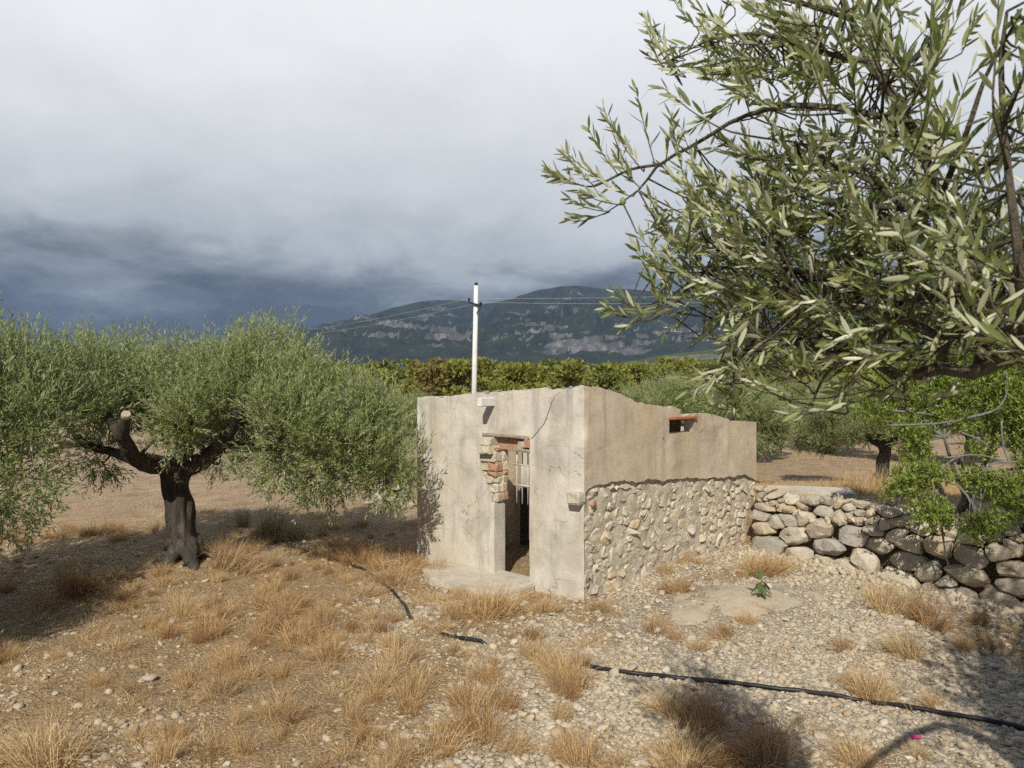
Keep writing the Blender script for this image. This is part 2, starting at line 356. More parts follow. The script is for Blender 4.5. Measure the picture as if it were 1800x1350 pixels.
def gravel_amount(x, y):
    px = 900+F*x/np.maximum(y, .5)
    a = ss(-1.2, .9, x-.25*(y-6))*(1-ss(9.5, 11, y))*np.clip(.82+.5*fbm(x*1.1, y*1.1, 0, 61, 3), .25, 1)
    a = np.maximum(a, (.30+.55*fbm(x*.8, y*.8, 0, 21, 3))*(1-.8*ss(7.5, 11, y)))
    a = a-.35*np.exp(-(((x+3.6)/2.6)**2+((y-8.6)/1.3)**2))
    a = a-.45*ss(3.2, 4.6, x)*(1-ss(7, 8, y))*(.6+.5*vnoise(x*1.6, y*1.6, 0, 5))
    return np.clip(a, 0, 1)
def field_amount(x, y):
    return np.clip(ss(11.5, 14.5, y-.25*np.minimum(x, 0)), 0, 1)
def build_ground():
    rr = [0.5]
    while rr[-1] < 1500: rr.append(rr[-1]+max(.07, rr[-1]*.0085 if rr[-1] < 16 else rr[-1]*.03))
    rr.append(3500); rr.append(6000)
    rr = np.array(rr)
    a1 = np.linspace(-44, 44, 230); a0 = np.linspace(-180, -44, 30)[:-1]; a2 = np.linspace(44, 180, 30)[1:]
    aa = np.radians(np.concatenate([a0, a1, a2]))
    r, a = np.meshgrid(rr, aa, indexing='ij'); x = np.sin(a)*r; y = np.cos(a)*r
    z = gh(x, y); n, m = x.shape
    V = np.stack([x, y, z], -1).reshape(-1, 3); i = np.arange(n-1)[:, None]*m; j = np.arange(m-1)[None]
    Fq = np.stack([i+j, i+m+j, i+m+j+1, i+j+1], -1).reshape(-1, 4)[:, ::-1]
    V = np.vstack([V, [[0, 0, float(gh(0, 0))]]]); c = len(V)-1
    T = np.stack([np.arange(m-1)+1, np.arange(m-1), np.full(m-1, c)], -1)[:, ::-1]
    me = npmesh('ground', V, [Fq, T], [M['ground']], True, {'gravel': gravel_amount(V[:, 0], V[:, 1]), 'field': field_amount(V[:, 0], V[:, 1])})
    bm = bmesh.new(); bm.from_mesh(me); bmesh.ops.recalc_face_normals(bm, faces=bm.faces)
    if sum(f.normal.z for f in list(bm.faces)[:200]) < 0: bmesh.ops.reverse_faces(bm, faces=bm.faces)
    bm.to_mesh(me); bm.free()
    tag(link('ground', me), kind='structure')
build_ground()

def heightfield(name, xs_px, ridge, D0, D1, mat, nv, rough, terr, seed, base=-12, power=1.0, cliffs=()):
    px = np.asarray(xs_px, float); ry = np.interp(px, [p[0] for p in ridge], [p[1] for p in ridge])
    H = (HOR-ry)/F*D1+CAM_H
    v = np.linspace(0, 1.25, nv); vv, HH = np.meshgrid(v, H, indexing='ij'); _, PX = np.meshgrid(v, px, indexing='ij')
    Y = D0+(D1-D0)*vv; X = (PX-900)/F*(D1*.75+Y*.25)
    up = np.where(vv <= 1, np.clip(vv, 0, 1)**power, 1-(vv-1)*1.6)
    rid = 1-np.abs(fbm(X/420, Y/420, 0, seed, 5, .55))*1.5
    rid2 = fbm(X/150, Y/150, 0, seed+8, 4)
    env = np.clip(vv*(1.02-vv)*4, 0, 1)
    z = base+(HH-base)*up+HH*(rough*(rid-.55)*env+.05*rid2*env)
    # stepped limestone benches
    st = terr*(1+.25*vnoise(X/500, Y/500, 0, seed+3)); ph = z/st+fbm(X/600, Y/600, 0, seed+5, 3)*.5
    fr = ph-np.floor(ph); stepped = z+(ss(.42, .78, fr)-fr)*st*.85
    k = np.clip(env*1.4, 0, 1); z = z*(1-k)+stepped*k
    rock = np.where((fr > .45) & (fr < .72), .54+.25*vnoise(X/260, Y/260, 0, seed+17), .16)*k
    for (cx, cy, wx, wy, s) in cliffs:
        yy = HOR-(z-CAM_H)/Y*F; xx = 900+X/Y*F
        rock = rock+s*np.exp(-((xx-cx)/wx)**2-((yy-cy)/wy)**2)
    z = np.minimum(z, np.where(vv <= 1, (HOR-ry)[None]/F*Y+CAM_H, 1e9))  # spurs stay below the skyline
    n, m = X.shape; V = np.stack([X, Y, z], -1).reshape(-1, 3)
    i = np.arange(n-1)[:, None]*m; j = np.arange(m-1)[None]
    Fq = np.stack([i+j, i+j+1, i+m+j+1, i+m+j], -1).reshape(-1, 4)
    return tag(link(name, npmesh(name, V, Fq, [mat], True, {'rock': rock.ravel()})), kind='structure')
ridge = [(-900, 600), (300, 640), (480, 600), (560, 585), (600, 573), (640, 560), (700, 541), (740, 531), (770, 527), (810, 528), (850, 534), (880, 529), (910, 519), (950, 509), (985, 503),
         (1010, 502), (1050, 507), (1100, 508), (1150, 513), (1220, 520), (1300, 512), (1400, 500), (1480, 503), (1600, 520), (1800, 530), (2700, 560)]
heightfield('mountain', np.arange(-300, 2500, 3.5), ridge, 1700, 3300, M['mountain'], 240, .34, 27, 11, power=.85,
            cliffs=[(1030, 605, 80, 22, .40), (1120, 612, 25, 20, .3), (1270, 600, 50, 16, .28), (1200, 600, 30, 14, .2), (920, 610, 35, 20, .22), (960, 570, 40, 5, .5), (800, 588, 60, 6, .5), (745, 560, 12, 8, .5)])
heightfield('distant_ridge', np.arange(-500, 800, 6), [(-500, 590), (0, 584), (110, 583), (250, 588), (380, 582), (470, 569), (520, 563), (560, 571), (640, 590), (800, 630)],
            4200, 5600, M['mountain'], 60, .15, 60, 31)
heightfield('scrub_hill', np.arange(300, 2400, 6), [(300, 660), (700, 650), (980, 648), (1080, 640), (1140, 628), (1200, 619), (1290, 610), (1400, 606), (1700, 612), (2400, 630)],
            330, 900, M['hill'], 60, .05, 9, 41, base=-6)

# ---------------------------------------------------------------- hut
def s_front(px): k = (px-900)/F; return (CX-CY*k)/(-U1[0]+U1[1]*k)
def s_side(px): k = (px-900)/F; return (CY*k-CX)/(U2[0]-U2[1]*k)
def zf(px, py): s = s_front(px); return CAM_H-(py-HOR)/F*(CY+U1[1]*s)
def zs(px, py): s = s_side(px); return CAM_H-(py-HOR)/F*(CY+U2[1]*s)
def pf(s, z, w=0): return np.array([CX+U1[0]*s+N1[0]*w, CY+U1[1]*s+N1[1]*w, z])
def ps(s, z, w=0): return np.array([CX+U2[0]*s+N2[0]*w, CY+U2[1]*s+N2[1]*w, z])
LF, LS, TH = 2.627, 3.833, .19
hut = thing('stone_hut', 'roofless old plastered stone hut with open doorway and rubble side wall', 'hut', (0, 0, 0))
def wall(name, fn, s0, s1, z0, topf, th, mat, keep=lambda s, z: True, res=.035, amp=.006, m0=0, m1=0, extra=(), zextra=(), seed=0, w0=0.0, fade=True, botf=None, fq=2.2):
    S = np.unique(np.round(np.concatenate([np.linspace(s0, s1, int((s1-s0)/res)+1), np.array(extra, float)]), 4))
    zt = max(topf(s) for s in S); Zs = np.unique(np.round(np.concatenate([np.linspace(z0, zt, int((zt-z0)/res)+1), np.array(zextra, float)]), 4))
    idx = {}; V = []; inner = []; quads = []
    def vid(a, b):
        if (a, b) in idx: return idx[(a, b)]
        s, z = S[a], min(Zs[b], topf(S[a]))
        if botf: z = max(z, botf(s))
        f = min((s-s0)/.05, (s1-s)/.05, 1) if fade else 1
        w = w0+amp*float(fbm(s*fq+seed*9, z*fq, 0, seed, 4))*max(f, 0)
        pt = fn(s, z, w)
        if m0 and s-s0 < .045 and name in ('front_wall', 'side_plaster'): pt = pt-np.array([*(N1+N2), 0])*(1-(s-s0)/.045)*max(0, .3+float(fbm(z*9, 0, 0, 88, 3)))*.012
        V.append(pt); q = (s-s0)/(s1-s0)
        inner.append(fn(s+m0*th*(1-q)-m1*th*q, z, w0-th)); idx[(a, b)] = len(V)-1; return len(V)-1
    for a in range(len(S)-1):
        for b in range(len(Zs)-1):
            if Zs[b] >= max(topf(S[a]), topf(S[a+1]))-1e-4: continue
            if botf and Zs[b+1] <= min(botf(S[a]), botf(S[a+1]))+1e-4: continue
            if not keep((S[a]+S[a+1])/2, (Zs[b]+Zs[b+1])/2): continue
            quads.append((vid(a, b), vid(a+1, b), vid(a+1, b+1), vid(a, b+1)))
    n = len(V); V = np.array(V+inner); Q = list(quads)+[tuple(i+n for i in q[::-1]) for q in quads]
    cnt = {}
    for q in quads:
        for e in range(4):
            a, b = q[e], q[(e+1) % 4]; cnt.setdefault((min(a, b), max(a, b)), []).append((a, b))
    for k, l in cnt.items():
        if len(l) == 1: a, b = l[0]; Q.append((b, a, a+n, b+n))
    me = npmesh(name, V, np.array(Q), [mat], False)
    bm = bmesh.new(); bm.from_mesh(me); bmesh.ops.remove_doubles(bm, verts=bm.verts, dist=1e-4); bmesh.ops.recalc_face_normals(bm, faces=bm.faces)
    for f in bm.faces: f.smooth = True
    for e in bm.edges: e.smooth = e.calc_face_angle(0) < .6
    bm.to_mesh(me); bm.free()
    return link(name, me, hut)
ftop = [(1030, 680), (1015, 680), (1000, 682), (985, 686), (960, 683), (935, 684), (905, 688), (880, 687), (860, 692), (845, 690), (820, 693), (780, 697), (750, 698), (737, 699)]
ft = sorted((s_front(x), zf(x, y)) for x, y in ftop)
def top_front(s): return float(np.interp(s, [a for a, b in ft], [b for a, b in ft])+.014*vnoise(s*14, 0, 0, 4)+.008*vnoise(s*37, 0, 0, 5))*1.0
stop = [(1027, 680), (1050, 680), (1082, 689), (1112, 702), (1119, 707), (1150, 712), (1176, 716), (1179, 714), (1197, 719), (1198.5, 733), (1203, 731), (1212, 728), (1240, 726), (1262, 731), (1281, 737), (1284, 740), (1330, 742)]
st_ = sorted((s_side(x), zs(x, y)) for x, y in stop)
def top_side(s): return float(np.interp(s, [a for a, b in st_], [b for a, b in st_])+.006*vnoise(s*16, 0, 0, 6))
DR, DL = s_front(931), s_front(869); DT = zf(890, 764); DB = .02
JL = s_front(847)
def door_keep(s, z):
    if z > DT: return True
    edge = DL
    if z > .88: edge = DL+(JL-DL)*min(1, (z-.88)/.35)+.025*float(vnoise(z*11, 0, 0, 8))
    return not (DR < s < edge)
wall('front_wall', pf, 0, LF, -.2, top_front, TH, M['plaster'], door_keep, m0=1, m1=1, extra=(DR, DL), zextra=(DT,), seed=1, res=.03)
WL, WR = s_side(1176), s_side(1220); WZ0, WZ1 = zs(1198, 761), zs(1198, 737)
edge_pts = [(1027, 868), (1040, 858), (1052, 852), (1072, 847), (1100, 845), (1125, 848), (1140, 842), (1165, 846), (1180, 842), (1210, 840), (1235, 841), (1290, 838), (1310, 834), (1318, 838), (1330, 844)]
ed = sorted((s_side(x), zs(x, y)) for x, y in edge_pts)
def plaster_edge(s): return float(np.interp(s, [a for a, b in ed], [b for a, b in ed])+.012*vnoise(s*13, 0, 0, 12)+.008*vnoise(s*31, 0, 0, 13))
win = lambda s, z: not (WL < s < WR and WZ0 < z < WZ1+.02)
wall('side_plaster', ps, 0, LS, .6, top_side, .06, M['plaster_side'], win, botf=plaster_edge, extra=(WL, WR), zextra=(WZ0,), seed=2, m0=1, res=.035)
core = wall('side_wall', ps, .0, LS, -.3, lambda s: top_side(s)-.01, TH-.07, M['mortar'], win, w0=-.032, amp=.018, m0=1.2, m1=1, extra=(WL, WR), zextra=(WZ0,), seed=3, res=.03, fade=False, fq=9)
core.location = (float(U2[0]*.012), float(U2[1]*.012), 0)
# the two walls not seen from the front, and the inner cross wall lit through the missing roof
def pl(s, z, w=0): return ps(s, z, 0)+np.array([*(U1*(LF)), 0])-np.array([*(N2*w), 0])
def pr(s, z, w=0): return np.array([*(np.array([CX, CY])+U2*LS+U1*s-N1*w), z])
def pi_(s, z, w=0): return np.array([*(np.array([CX, CY])+U2*1.55+U1*s+N1*w), z])
wall('left_wall', lambda s, z, w=0: pl(s, z, w), .02, LS-.02, -.2, lambda s: 2.05-.11*s, TH, M['plaster_side'], res=.12, m0=1, m1=1)
wall('rear_wall', lambda s, z, w=0: pr(s, z, w), .32, LF-.32, -.2, lambda s: 1.6+.03*float(vnoise(s*5, 0)), TH, M['plaster_side'], res=.12)
wall('cross_wall', lambda s, z, w=0: pi_(s, z, w), .31, LF-.32, -.2, lambda s: .78+.03*float(vnoise(s*6, 0)), .17, M['shadedstone'], res=.06, amp=.02, fq=6)  # lower part, coloured darker to stand for the shade indoors
wall('cross_wall_plaster', lambda s, z, w=0: pi_(s, z, w-.02), .31, LF-.32, .72, lambda s: 2.0, .13, M['plaster'], res=.08)
# masonry exposed in the left door jamb, each brick its own piece
def v3(a, k): return np.array([a[0]*k, a[1]*k, 0.0])
UZ = np.array([0, 0, 1.0])
def fbox(name, s, z, w, hs, hz, hw, mat, jit=.006, tilt=0.0, bev=.008):
    c = pf(s, z, w); a = np.array([U1[0], U1[1], 0])
    ax = [a*hs*math.cos(tilt)+UZ*hs*math.sin(tilt), -a*hz*math.sin(tilt)+UZ*hz*math.cos(tilt), v3(N1, hw)]
    return box(name, c, ax, mat, hut, jit, bev)
bm_ = [('brick', 'brick'), ('stone', 'rubble'), ('mortar_lump', 'mortar')]
z = .90; k = 0
while z < DT-.2:
    h = R.uniform(.05, .13); e = DL+(JL-DL)*min(1, max(0, (z-.88)/.35)); cut = R.uniform(.35, .7) if R.random() < .55 else 1
    for f0, f1 in ((0, cut), (cut, 1)):
        if f1-f0 < .05: continue
        kind = [2, 1, 2, 0, 1, 2, 2, 1][int(R.integers(8))]; a0, a1 = DL-.02+(e-DL+.05)*f0, DL-.02+(e-DL+.05)*f1
        fbox(bm_[kind][0], (a0+a1)/2, z+h/2+R.uniform(-.01, .01), -.085+R.uniform(-.03, .025), (a1-a0)/2+.004, h/2+.004, .07, M[bm_[kind][1]], .011, R.uniform(-.1, .1), .018)
    kind2 = [0, 2, 1, 2, 2, 0, 1][int(R.integers(7))]
    fbox(bm_[kind2][0], DL+.005+R.uniform(-.02, .01), z+h/2+.01, -.15+R.uniform(-.01, .01), .05, h/2+.004, .045, M[bm_[kind2][1]], .01, R.uniform(-.08, .08), .016)
    z += h; k += 1
fbox('lintel_board', (DR+JL)/2, DT-.018, -.07, (JL-DR)/2+.0, .016, .075, M['wood'], .003, -.012)
fbox('brick', DR+.035, DT-.085, -.03, .04, .045, .05, M['brick'], .005)
fbox('stone', DR+.12, DT-.105, -.05, .05, .04, .06, M['concrete'], .012)
fbox('stone', JL-.10, DT-.085, -.02, .085, .048, .08, M['concrete'], .01, .03)
fbox('stone', JL-.10, DT-.185, .0, .09, .05, .09, M['rubble'], .012, -.05)
fbox('lintel_board', DR+.105, DT-.165, -.06, .115, .016, .09, M['wood'], .004, .03)
fbox('brick', (DR+JL)/2+.04, DT-.12, -.13, .2, .07, .045, M['brick'], .004)
fbox('brick', DR+.008, .98, -.10, .022, .46, .08, M['brick'], .004)
# iron grille across the upper half of the doorway
gz0, gz1 = zf(910, 888), DT-.18
gs = [s_front(x) for x in (893.5, 903, 913, 922)]
gl = []
for s in gs: gl.append((np.array([pf(s, gz0-.01, -.15), pf(s, gz1, -.15)]), .008))
gr = link('grille', npmesh('grille', *(lambda T: (T[0], [T[1], T[2]]))(tube(np.array([pf(gs[0]+.05, zf(910, 820), -.145), pf(gs[-1]-.06, zf(910, 820), -.145)]), .009, 8)), [M['iron']]), hut)
for p, r in gl: link('bar', npmesh('bar', *(lambda T: (T[0], [T[1], T[2]]))(tube(p, r, 8)), [M['iron']]), gr)
link('rail', npmesh('rail', *(lambda T: (T[0], [T[1], T[2]]))(tube(np.array([pf(gs[0]+.05, zf(910, 857), -.145), pf(gs[-1]-.06, zf(910, 857), -.145)]), .009, 8)), [M['iron']]), gr)
# beam end, corner block, drain pipe, window trims
bs = s_front(868); fbox('beam_end', bs+.02, zf(860, 706)-.0, .075, .035, .05, .15, M['whitewood'], .003)
fbox('corner_block', .075, (zf(1015, 864)+zf(1015, 884))/2, .035, .085, .062, .07, M['concrete'], .01, 0, .016)
sp = s_side(1045); zp = zs(1045, 886)
T_ = tube(np.array([ps(sp, zp, -.10), ps(sp, zp-.01, -.005)]), [.040, .040], 12, False); T2 = tube(np.array([ps(sp, zp-.01, -.005), ps(sp, zp, -.10)]), [.033, .03], 12, True)
link('drain_pipe', npmesh('drain_pipe', np.vstack([T_[0], T2[0]]), [T_[1], T2[1]+len(T_[0]), T2[2]+len(T_[0])], [M['brick']]), hut)
def sbox(name, s, z, w, hs, hz, hw, mat, jit=.003, tilt=0, bev=.006, parent=None):
    a = np.array([U2[0], U2[1], 0]); ax = [a*hs*math.cos(tilt)+UZ*hs*math.sin(tilt), -a*hz*math.sin(tilt)+UZ*hz*math.cos(tilt), v3(N2, hw)]
    return box(name, ps(s, z, w), ax, mat, parent or hut, jit, bev)
sbox('window_lintel', (WL+WR)/2+.005, WZ1+.018, -.04, (WR-WL)/2+.025, .017, .075, M['tile'], .003, -.015)
wd = sbox('window', (WL+WR)/2-.03, (WZ0+WZ1)/2, -.16, (WR-WL)/2-.03, (WZ1-WZ0)/2, .01, M['darkwood'], 0)
sbox('window_sill', (WL+WR)/2, WZ0+.006, -.04, (WR-WL)/2, .006, .06, M['whitewood'], .001, 0, .002, wd)
sbox('window_frame', WR-.12, (WZ0+WZ1)/2, -.12, .008, (WZ1-WZ0)/2-.01, .01, M['wood'], 0, 0, .002, wd)
# crack running from the lintel to the wall top
cp = [(934, 772), (941, 764), (950, 752), (958, 741), (963, 726), (969, 712), (975, 697), (985, 689)]
cpts = spline([pf(s_front(x), zf(x, y), .0) for x, y in cp], 40)
off = np.array([fbm(np.arange(40)*.7, 0, 0, 3, 2)]).T*.007
cw = np.interp(np.arange(40), [0, 20, 39], [.006, .0045, .002])
a3 = np.array([U1[0], U1[1], 0]); n3 = np.array([N1[0], N1[1], 0])
bump1 = np.array([fbm((s_)*2.2+9, p[2]*2.2, 0, 1, 4)*.006 for s_, p in zip([float((q[0]-CX)/U1[0]) for q in cpts], cpts)])[:, None]
cl, cr_ = cpts+a3*(off+cw[:, None])+n3*(bump1+.0025), cpts+a3*(off-cw[:, None])+n3*(bump1+.0025)
i = np.arange(39)[:, None]
link('crack', npmesh('crack', np.vstack([cl, cr_]), np.hstack([i, i+40, i+41, i+1]), [M['crack']]), hut)
# doorstep slab, worn outline
def slab(name, outline, z0, z1, mat, parent):
    o = np.array(outline); n = len(o); V = np.vstack([np.c_[o, np.full(n, z1)], np.c_[o, np.full(n, z0)]])
    bm = bmesh.new(); vs_ = [bm.verts.new(v) for v in V]; bm.faces.new(vs_[:n]); bm.faces.new(vs_[n:][::-1])
    for i in range(n): bm.faces.new((vs_[i], vs_[n+i], vs_[n+(i+1) % n], vs_[(i+1) % n]))
    bmesh.ops.recalc_face_normals(bm, faces=bm.faces); bmesh.ops.bevel(bm, geom=[e for e in bm.edges if e.calc_length() > .02], offset=.015, segments=2, affect='EDGES')
    me = bpy.data.meshes.new(name); bm.to_mesh(me); bm.free(); me.materials.append(mat); return link(name, me, parent)
so_ = [pf(s, 0, w)[:2] for s, w in [(.66, .012), (.62, .3), (.68, .52), (.85, .6), (1.1, .64), (1.4, .58), (1.7, .62), (1.95, .5), (2.1, .3), (2.05, .012), (1.4, .012), (1.3, -.17), (.76, -.17), (.75, .012)]]
slab('doorstep', so_, -.15, .075, M['concrete'], hut)
# rubble stones in the lower side wall: irregular cells packed edge to edge
def clip(poly, p, q):
    m = (p+q)/2; d = q-p; out = []
    for i in range(len(poly)):
        a, b = poly[i], poly[(i+1) % len(poly)]; fa, fb = np.dot(a-m, d), np.dot(b-m, d)
        if fa <= 0: out.append(a)
        if fa*fb < 0: out.append(a+(b-a)*fa/(fa-fb))
    return out
def cells(pts, W_, H_, sx=1.0):
    S = np.array([1/sx, 1]); P_ = pts*S; res = []
    for i, p in enumerate(P_):
        poly = [np.array(v)*S for v in ((0., 0.), (W_, 0.), (W_, H_), (0., H_))]
        d = np.linalg.norm(P_-p, axis=1)
        for j in np.argsort(d)[1:22]:
            poly = clip(poly, p, P_[j])
            if len(poly) < 3: break
        res.append(np.array(poly)/S if len(poly) >= 3 else None)
    return res
def stone_mesh(name, poly, depth, bulge, mat, n=12, shrink=.94, seed=0):
    c = poly.mean(0); q = poly-c; per = np.vstack([q, q[:1]]); L_ = np.concatenate([[0], np.cumsum(np.linalg.norm(np.diff(per, axis=0), axis=1))])
    t = np.linspace(0, L_[-1], n, endpoint=False); ring = np.stack([np.interp(t, L_, per[:, 0]), np.interp(t, L_, per[:, 1])], -1)
    ring = .8*ring+.1*np.roll(ring, 1, 0)+.1*np.roll(ring, -1, 0); sz = math.sqrt(abs(np.ptp(q[:, 0])*np.ptp(q[:, 1])))
    rows = []; gg = np.random.default_rng(seed+5000); tx, ty = gg.normal(0, .22, 2); cx_ = gg.uniform(-.12, .12, 2)*sz
    for k, (sc_, w) in enumerate([(.72, -depth), (1.0, -depth*.35), (1.0, bulge*.3), (.91, bulge*.85), (.55, bulge)]):
        rr = ring*sc_*shrink+(cx_ if k > 2 else 0)*(1-sc_)*2; fq_ = .55/max(sz, .05); nz = fbm(rr[:, 0]*fq_*4+seed*3.1, rr[:, 1]*fq_*4, w*4+seed, 2, 3)
        rows.append(np.c_[rr*(1+.16*nz[:, None]), np.full(n, w)+(nz*sz*.13+rr@np.array([tx, ty]) if k > 1 else 0)])
    V = np.vstack(rows+[np.array([[*cx_, bulge*(1+gg.uniform(-.1, .1))]])])
    ext = np.array([np.ptp(q[:, 0])/2, np.ptp(q[:, 1])/2, max(bulge, .02)])
    for _ in range(5):                                      # chipped faces
        dn = nrm(gg.normal(size=3)*[1, 1, .8]+[0, 0, .5]); kk_ = (V/ext)@dn; V = V-np.outer(np.maximum(kk_-gg.uniform(.62, .9), 0)*.85, dn)*ext; m = len(rows); Q = []; T = []
    for r in range(m-1):
        for j in range(n): Q.append((r*n+j, r*n+(j+1) % n, (r+1)*n+(j+1) % n, (r+1)*n+j))
    for j in range(n): T.append(((m-1)*n+j, (m-1)*n+(j+1) % n, m*n))
    me_ = npmesh(name, V, [np.array(Q), np.array(T)], [mat], True); me_.set_sharp_from_angle(angle=.5); return me_, c
def relax(pts, W_, H_, sx, it=2):
    for _ in range(it):
        cs = cells(pts, W_, H_, sx); pts = np.array([c.mean(0)*.6+p*.4 if c is not None else p for c, p in zip(cs, pts)])
    return pts
Hm = 1.35
pts = relax(np.c_[R.uniform(0, LS, 330), R.uniform(-.12, Hm, 330)+.12], LS, Hm+.12, 1.25, 1)
for i, poly in enumerate(cells(pts, LS, Hm+.12, 1.25)):
    if poly is None: continue
    cz = poly.mean(0)[1]-.12; cs_ = poly.mean(0)[0]
    if cz > plaster_edge(min(cs_, LS))-.04 or cs_ < .04: continue
    if R.random() < .1: continue
    me, c = stone_mesh('stone', poly, .05, R.uniform(.004, .02), M['rubble'], 10, R.uniform(.8, 1.05), i)
    o = link('stone', me, hut)
    o.matrix_local = Matrix(((U2[0], 0, N2[0], 0), (U2[1], 0, N2[1], 0), (0, 1, 0, 0), (0, 0, 0, 1)))
    o.location = ps(c[0], c[1]-.12, -.032+R.uniform(-.012, .009))
# loose coping stones on top of the front wall
ico = bmesh.new(); bmesh.ops.create_icosphere(ico, subdivisions=2, radius=1); ICV = np.array([v.co[:] for v in ico.verts]); ICF = np.array([[v.index for v in f.verts] for f in ico.faces]); ico.free()
ico = bmesh.new(); bmesh.ops.create_icosphere(ico, subdivisions=1, radius=1); IC1 = np.array([v.co[:] for v in ico.verts]); IF1 = np.array([[v.index for v in f.verts] for f in ico.faces]); ico.free()
def rock_mesh(name, mat, seed, flat=.65, rough=.25, hi=True, ang=.0):
    v = (ICV if hi else IC1).copy(); f = ICF if hi else IF1
    n = fbm(v[:, 0]*1.3+seed*7.7, v[:, 1]*1.3, v[:, 2]*1.3, seed, 3); v *= (1+rough*n)[:, None]
    if ang:
        g = np.random.default_rng(seed)
        for _ in range(7):
            d = nrm(g.normal(size=3)); k = v@d; c = g.uniform(.55, .85); v -= np.outer(np.maximum(k-c, 0)*ang, d)
    v *= np.array([1.15, .9, flat]); return npmesh(name, v, f, [mat], True)
coping = [rock_mesh('stone', M['rubble'], 60+i, .55, .3, False, .8) for i in range(5)]
for i in range(58):
    s = R.uniform(.05, LF-.05); w = R.uniform(-.16, -.02); r = R.uniform(.018, .042)
    o = link('stone', coping[i % 5], hut); o.location = pf(s, top_front(s)+r*.15, w); o.scale = (r, r, r*.8); o.rotation_euler = (R.uniform(-.3, .3), R.uniform(-.3, .3), R.uniform(0, 6))
hut_parts = len(hut.children)

# ---------------------------------------------------------------- dry-stone wall
dw = thing('dry_stone_wall', 'dry-stone retaining wall of pale grey boulders running up to the hut', 'wall', (float(WB[0]), float(WB[1]), 0))
LW = float(np.linalg.norm(WA-WB)); HW = .86
def pw(s, z, w=0): q = WB-WD*s-WN*w; return np.array([q[0], q[1], z])
npt = 200
pts = np.c_[R.uniform(0, LW, npt), R.uniform(0, HW, npt)]
big = [(.55, .35), (.95, .5), (1.05, .22), (1.42, .48), (1.5, .18), (1.95, .3), (2.3, .55), (2.6, .25), (3.0, .45), (3.3, .15), (3.6, .5), (.25, .15), (1.9, .1), (2.9, .12), (4.1, .35)]
pts = np.array([p for p in pts if min(math.hypot((p[0]-b[0])/1.6, p[1]-b[1]) for b in big) > .17]+[np.array(b) for b in big])
pts = relax(pts, LW, HW, 1.65, 1)
inv = hut.matrix_world
for i, poly in enumerate(cells(pts, LW, HW, 1.65)):
    if poly is None: continue
    a = np.ptp(poly[:, 0])*np.ptp(poly[:, 1])
    me, c = stone_mesh('stone', poly, .16, R.uniform(.03, .07)+.10*math.sqrt(a), M['wallstone'], 14 if a > .03 else 10, R.uniform(.96, 1.04), 200+i)
    o = link('stone', me, dw); q = pw(c[0], 0)
    lean = (HW/2-c[1])*.18
    gz = float(gh(*(WB-WD*c[0]-WN*.12)))-.05
    o.matrix_local = Matrix(((-WD[0], 0, -WN[0], 0), (-WD[1], 0, -WN[1], 0), (0, 1, 0, 0), (0, 0, 0, 1)))
    p = pw(c[0], gz+c[1], lean+R.uniform(-.035, .035)); o.location = p-np.array([WB[0], WB[1], 0])
    o.rotation_euler.rotate_axis('Z', R.uniform(-.12, .12))
# dark packed earth behind the joints
bk = np.array([pw(s, z, w-.13) for s in (0, LW) for z, w in ((-.3, .05), (.70, -.1))]+[pw(s, z, w-.5) for s in (0, LW) for z, w in ((-.3, .05), (.66, -.1))])-np.array([WB[0], WB[1], 0])
link('earth_core', npmesh('earth_core', bk, np.array([(0, 2, 3, 1), (4, 5, 7, 6), (1, 3, 7, 5), (0, 1, 5, 4), (2, 6, 7, 3), (0, 4, 6, 2)]), [M['ground']], False), dw)

# ---------------------------------------------------------------- scatter helper (gravel, straw litter: uncountable)
def scatter(name, srcs, pos, rot, scl, parent=None):
    col = bpy.data.collections.new(name+'_sources')
    for k, me in enumerate(srcs): col.objects.link(bpy.data.objects.new('%s_piece_%d' % (name, k), me))
    me = bpy.data.meshes.new(name); me.vertices.add(len(pos)); me.vertices.foreach_set('co', np.asarray(pos, np.float32).ravel())
    a = me.attributes.new('rot', 'FLOAT_VECTOR', 'POINT'); a.data.foreach_set('vector', np.asarray(rot, np.float32).ravel())
    a = me.attributes.new('scl', 'FLOAT_VECTOR', 'POINT'); a.data.foreach_set('vector', np.asarray(scl, np.float32).ravel())
    a = me.attributes.new('pick', 'INT', 'POINT'); a.data.foreach_set('value', R.integers(0, len(srcs), len(pos)).astype(np.int32))
    o = link(name, me, parent)
    ng = bpy.data.node_groups.new(name, 'GeometryNodeTree'); ng.interface.new_socket('Geometry', in_out='INPUT', socket_type='NodeSocketGeometry'); ng.interface.new_socket('Geometry', in_out='OUTPUT', socket_type='NodeSocketGeometry')
    N = ng.nodes; gi = N.new('NodeGroupInput'); go = N.new('NodeGroupOutput'); ci = N.new('GeometryNodeCollectionInfo'); ip = N.new('GeometryNodeInstanceOnPoints')
    ci.inputs['Collection'].default_value = col; ci.inputs['Separate Children'].default_value = True; ci.inputs['Reset Children'].default_value = True
    def na(nm, ty): n = N.new('GeometryNodeInputNamedAttribute'); n.data_type = ty; n.inputs['Name'].default_value = nm; return n.outputs['Attribute']
    l = ng.links; l.new(gi.outputs[0], ip.inputs['Points']); l.new(ci.outputs[0], ip.inputs['Instance']); ip.inputs['Pick Instance'].default_value = True
    l.new(na('pick', 'INT'), ip.inputs['Instance Index'])
    l.new(na('rot', 'FLOAT_VECTOR'), ip.inputs['Rotation']); l.new(na('scl', 'FLOAT_VECTOR'), ip.inputs['Scale']); l.new(ip.outputs[0], go.inputs[0])
    md = o.modifiers.new('scatter', 'NODES'); md.node_group = ng
    return tag(o, kind='stuff')
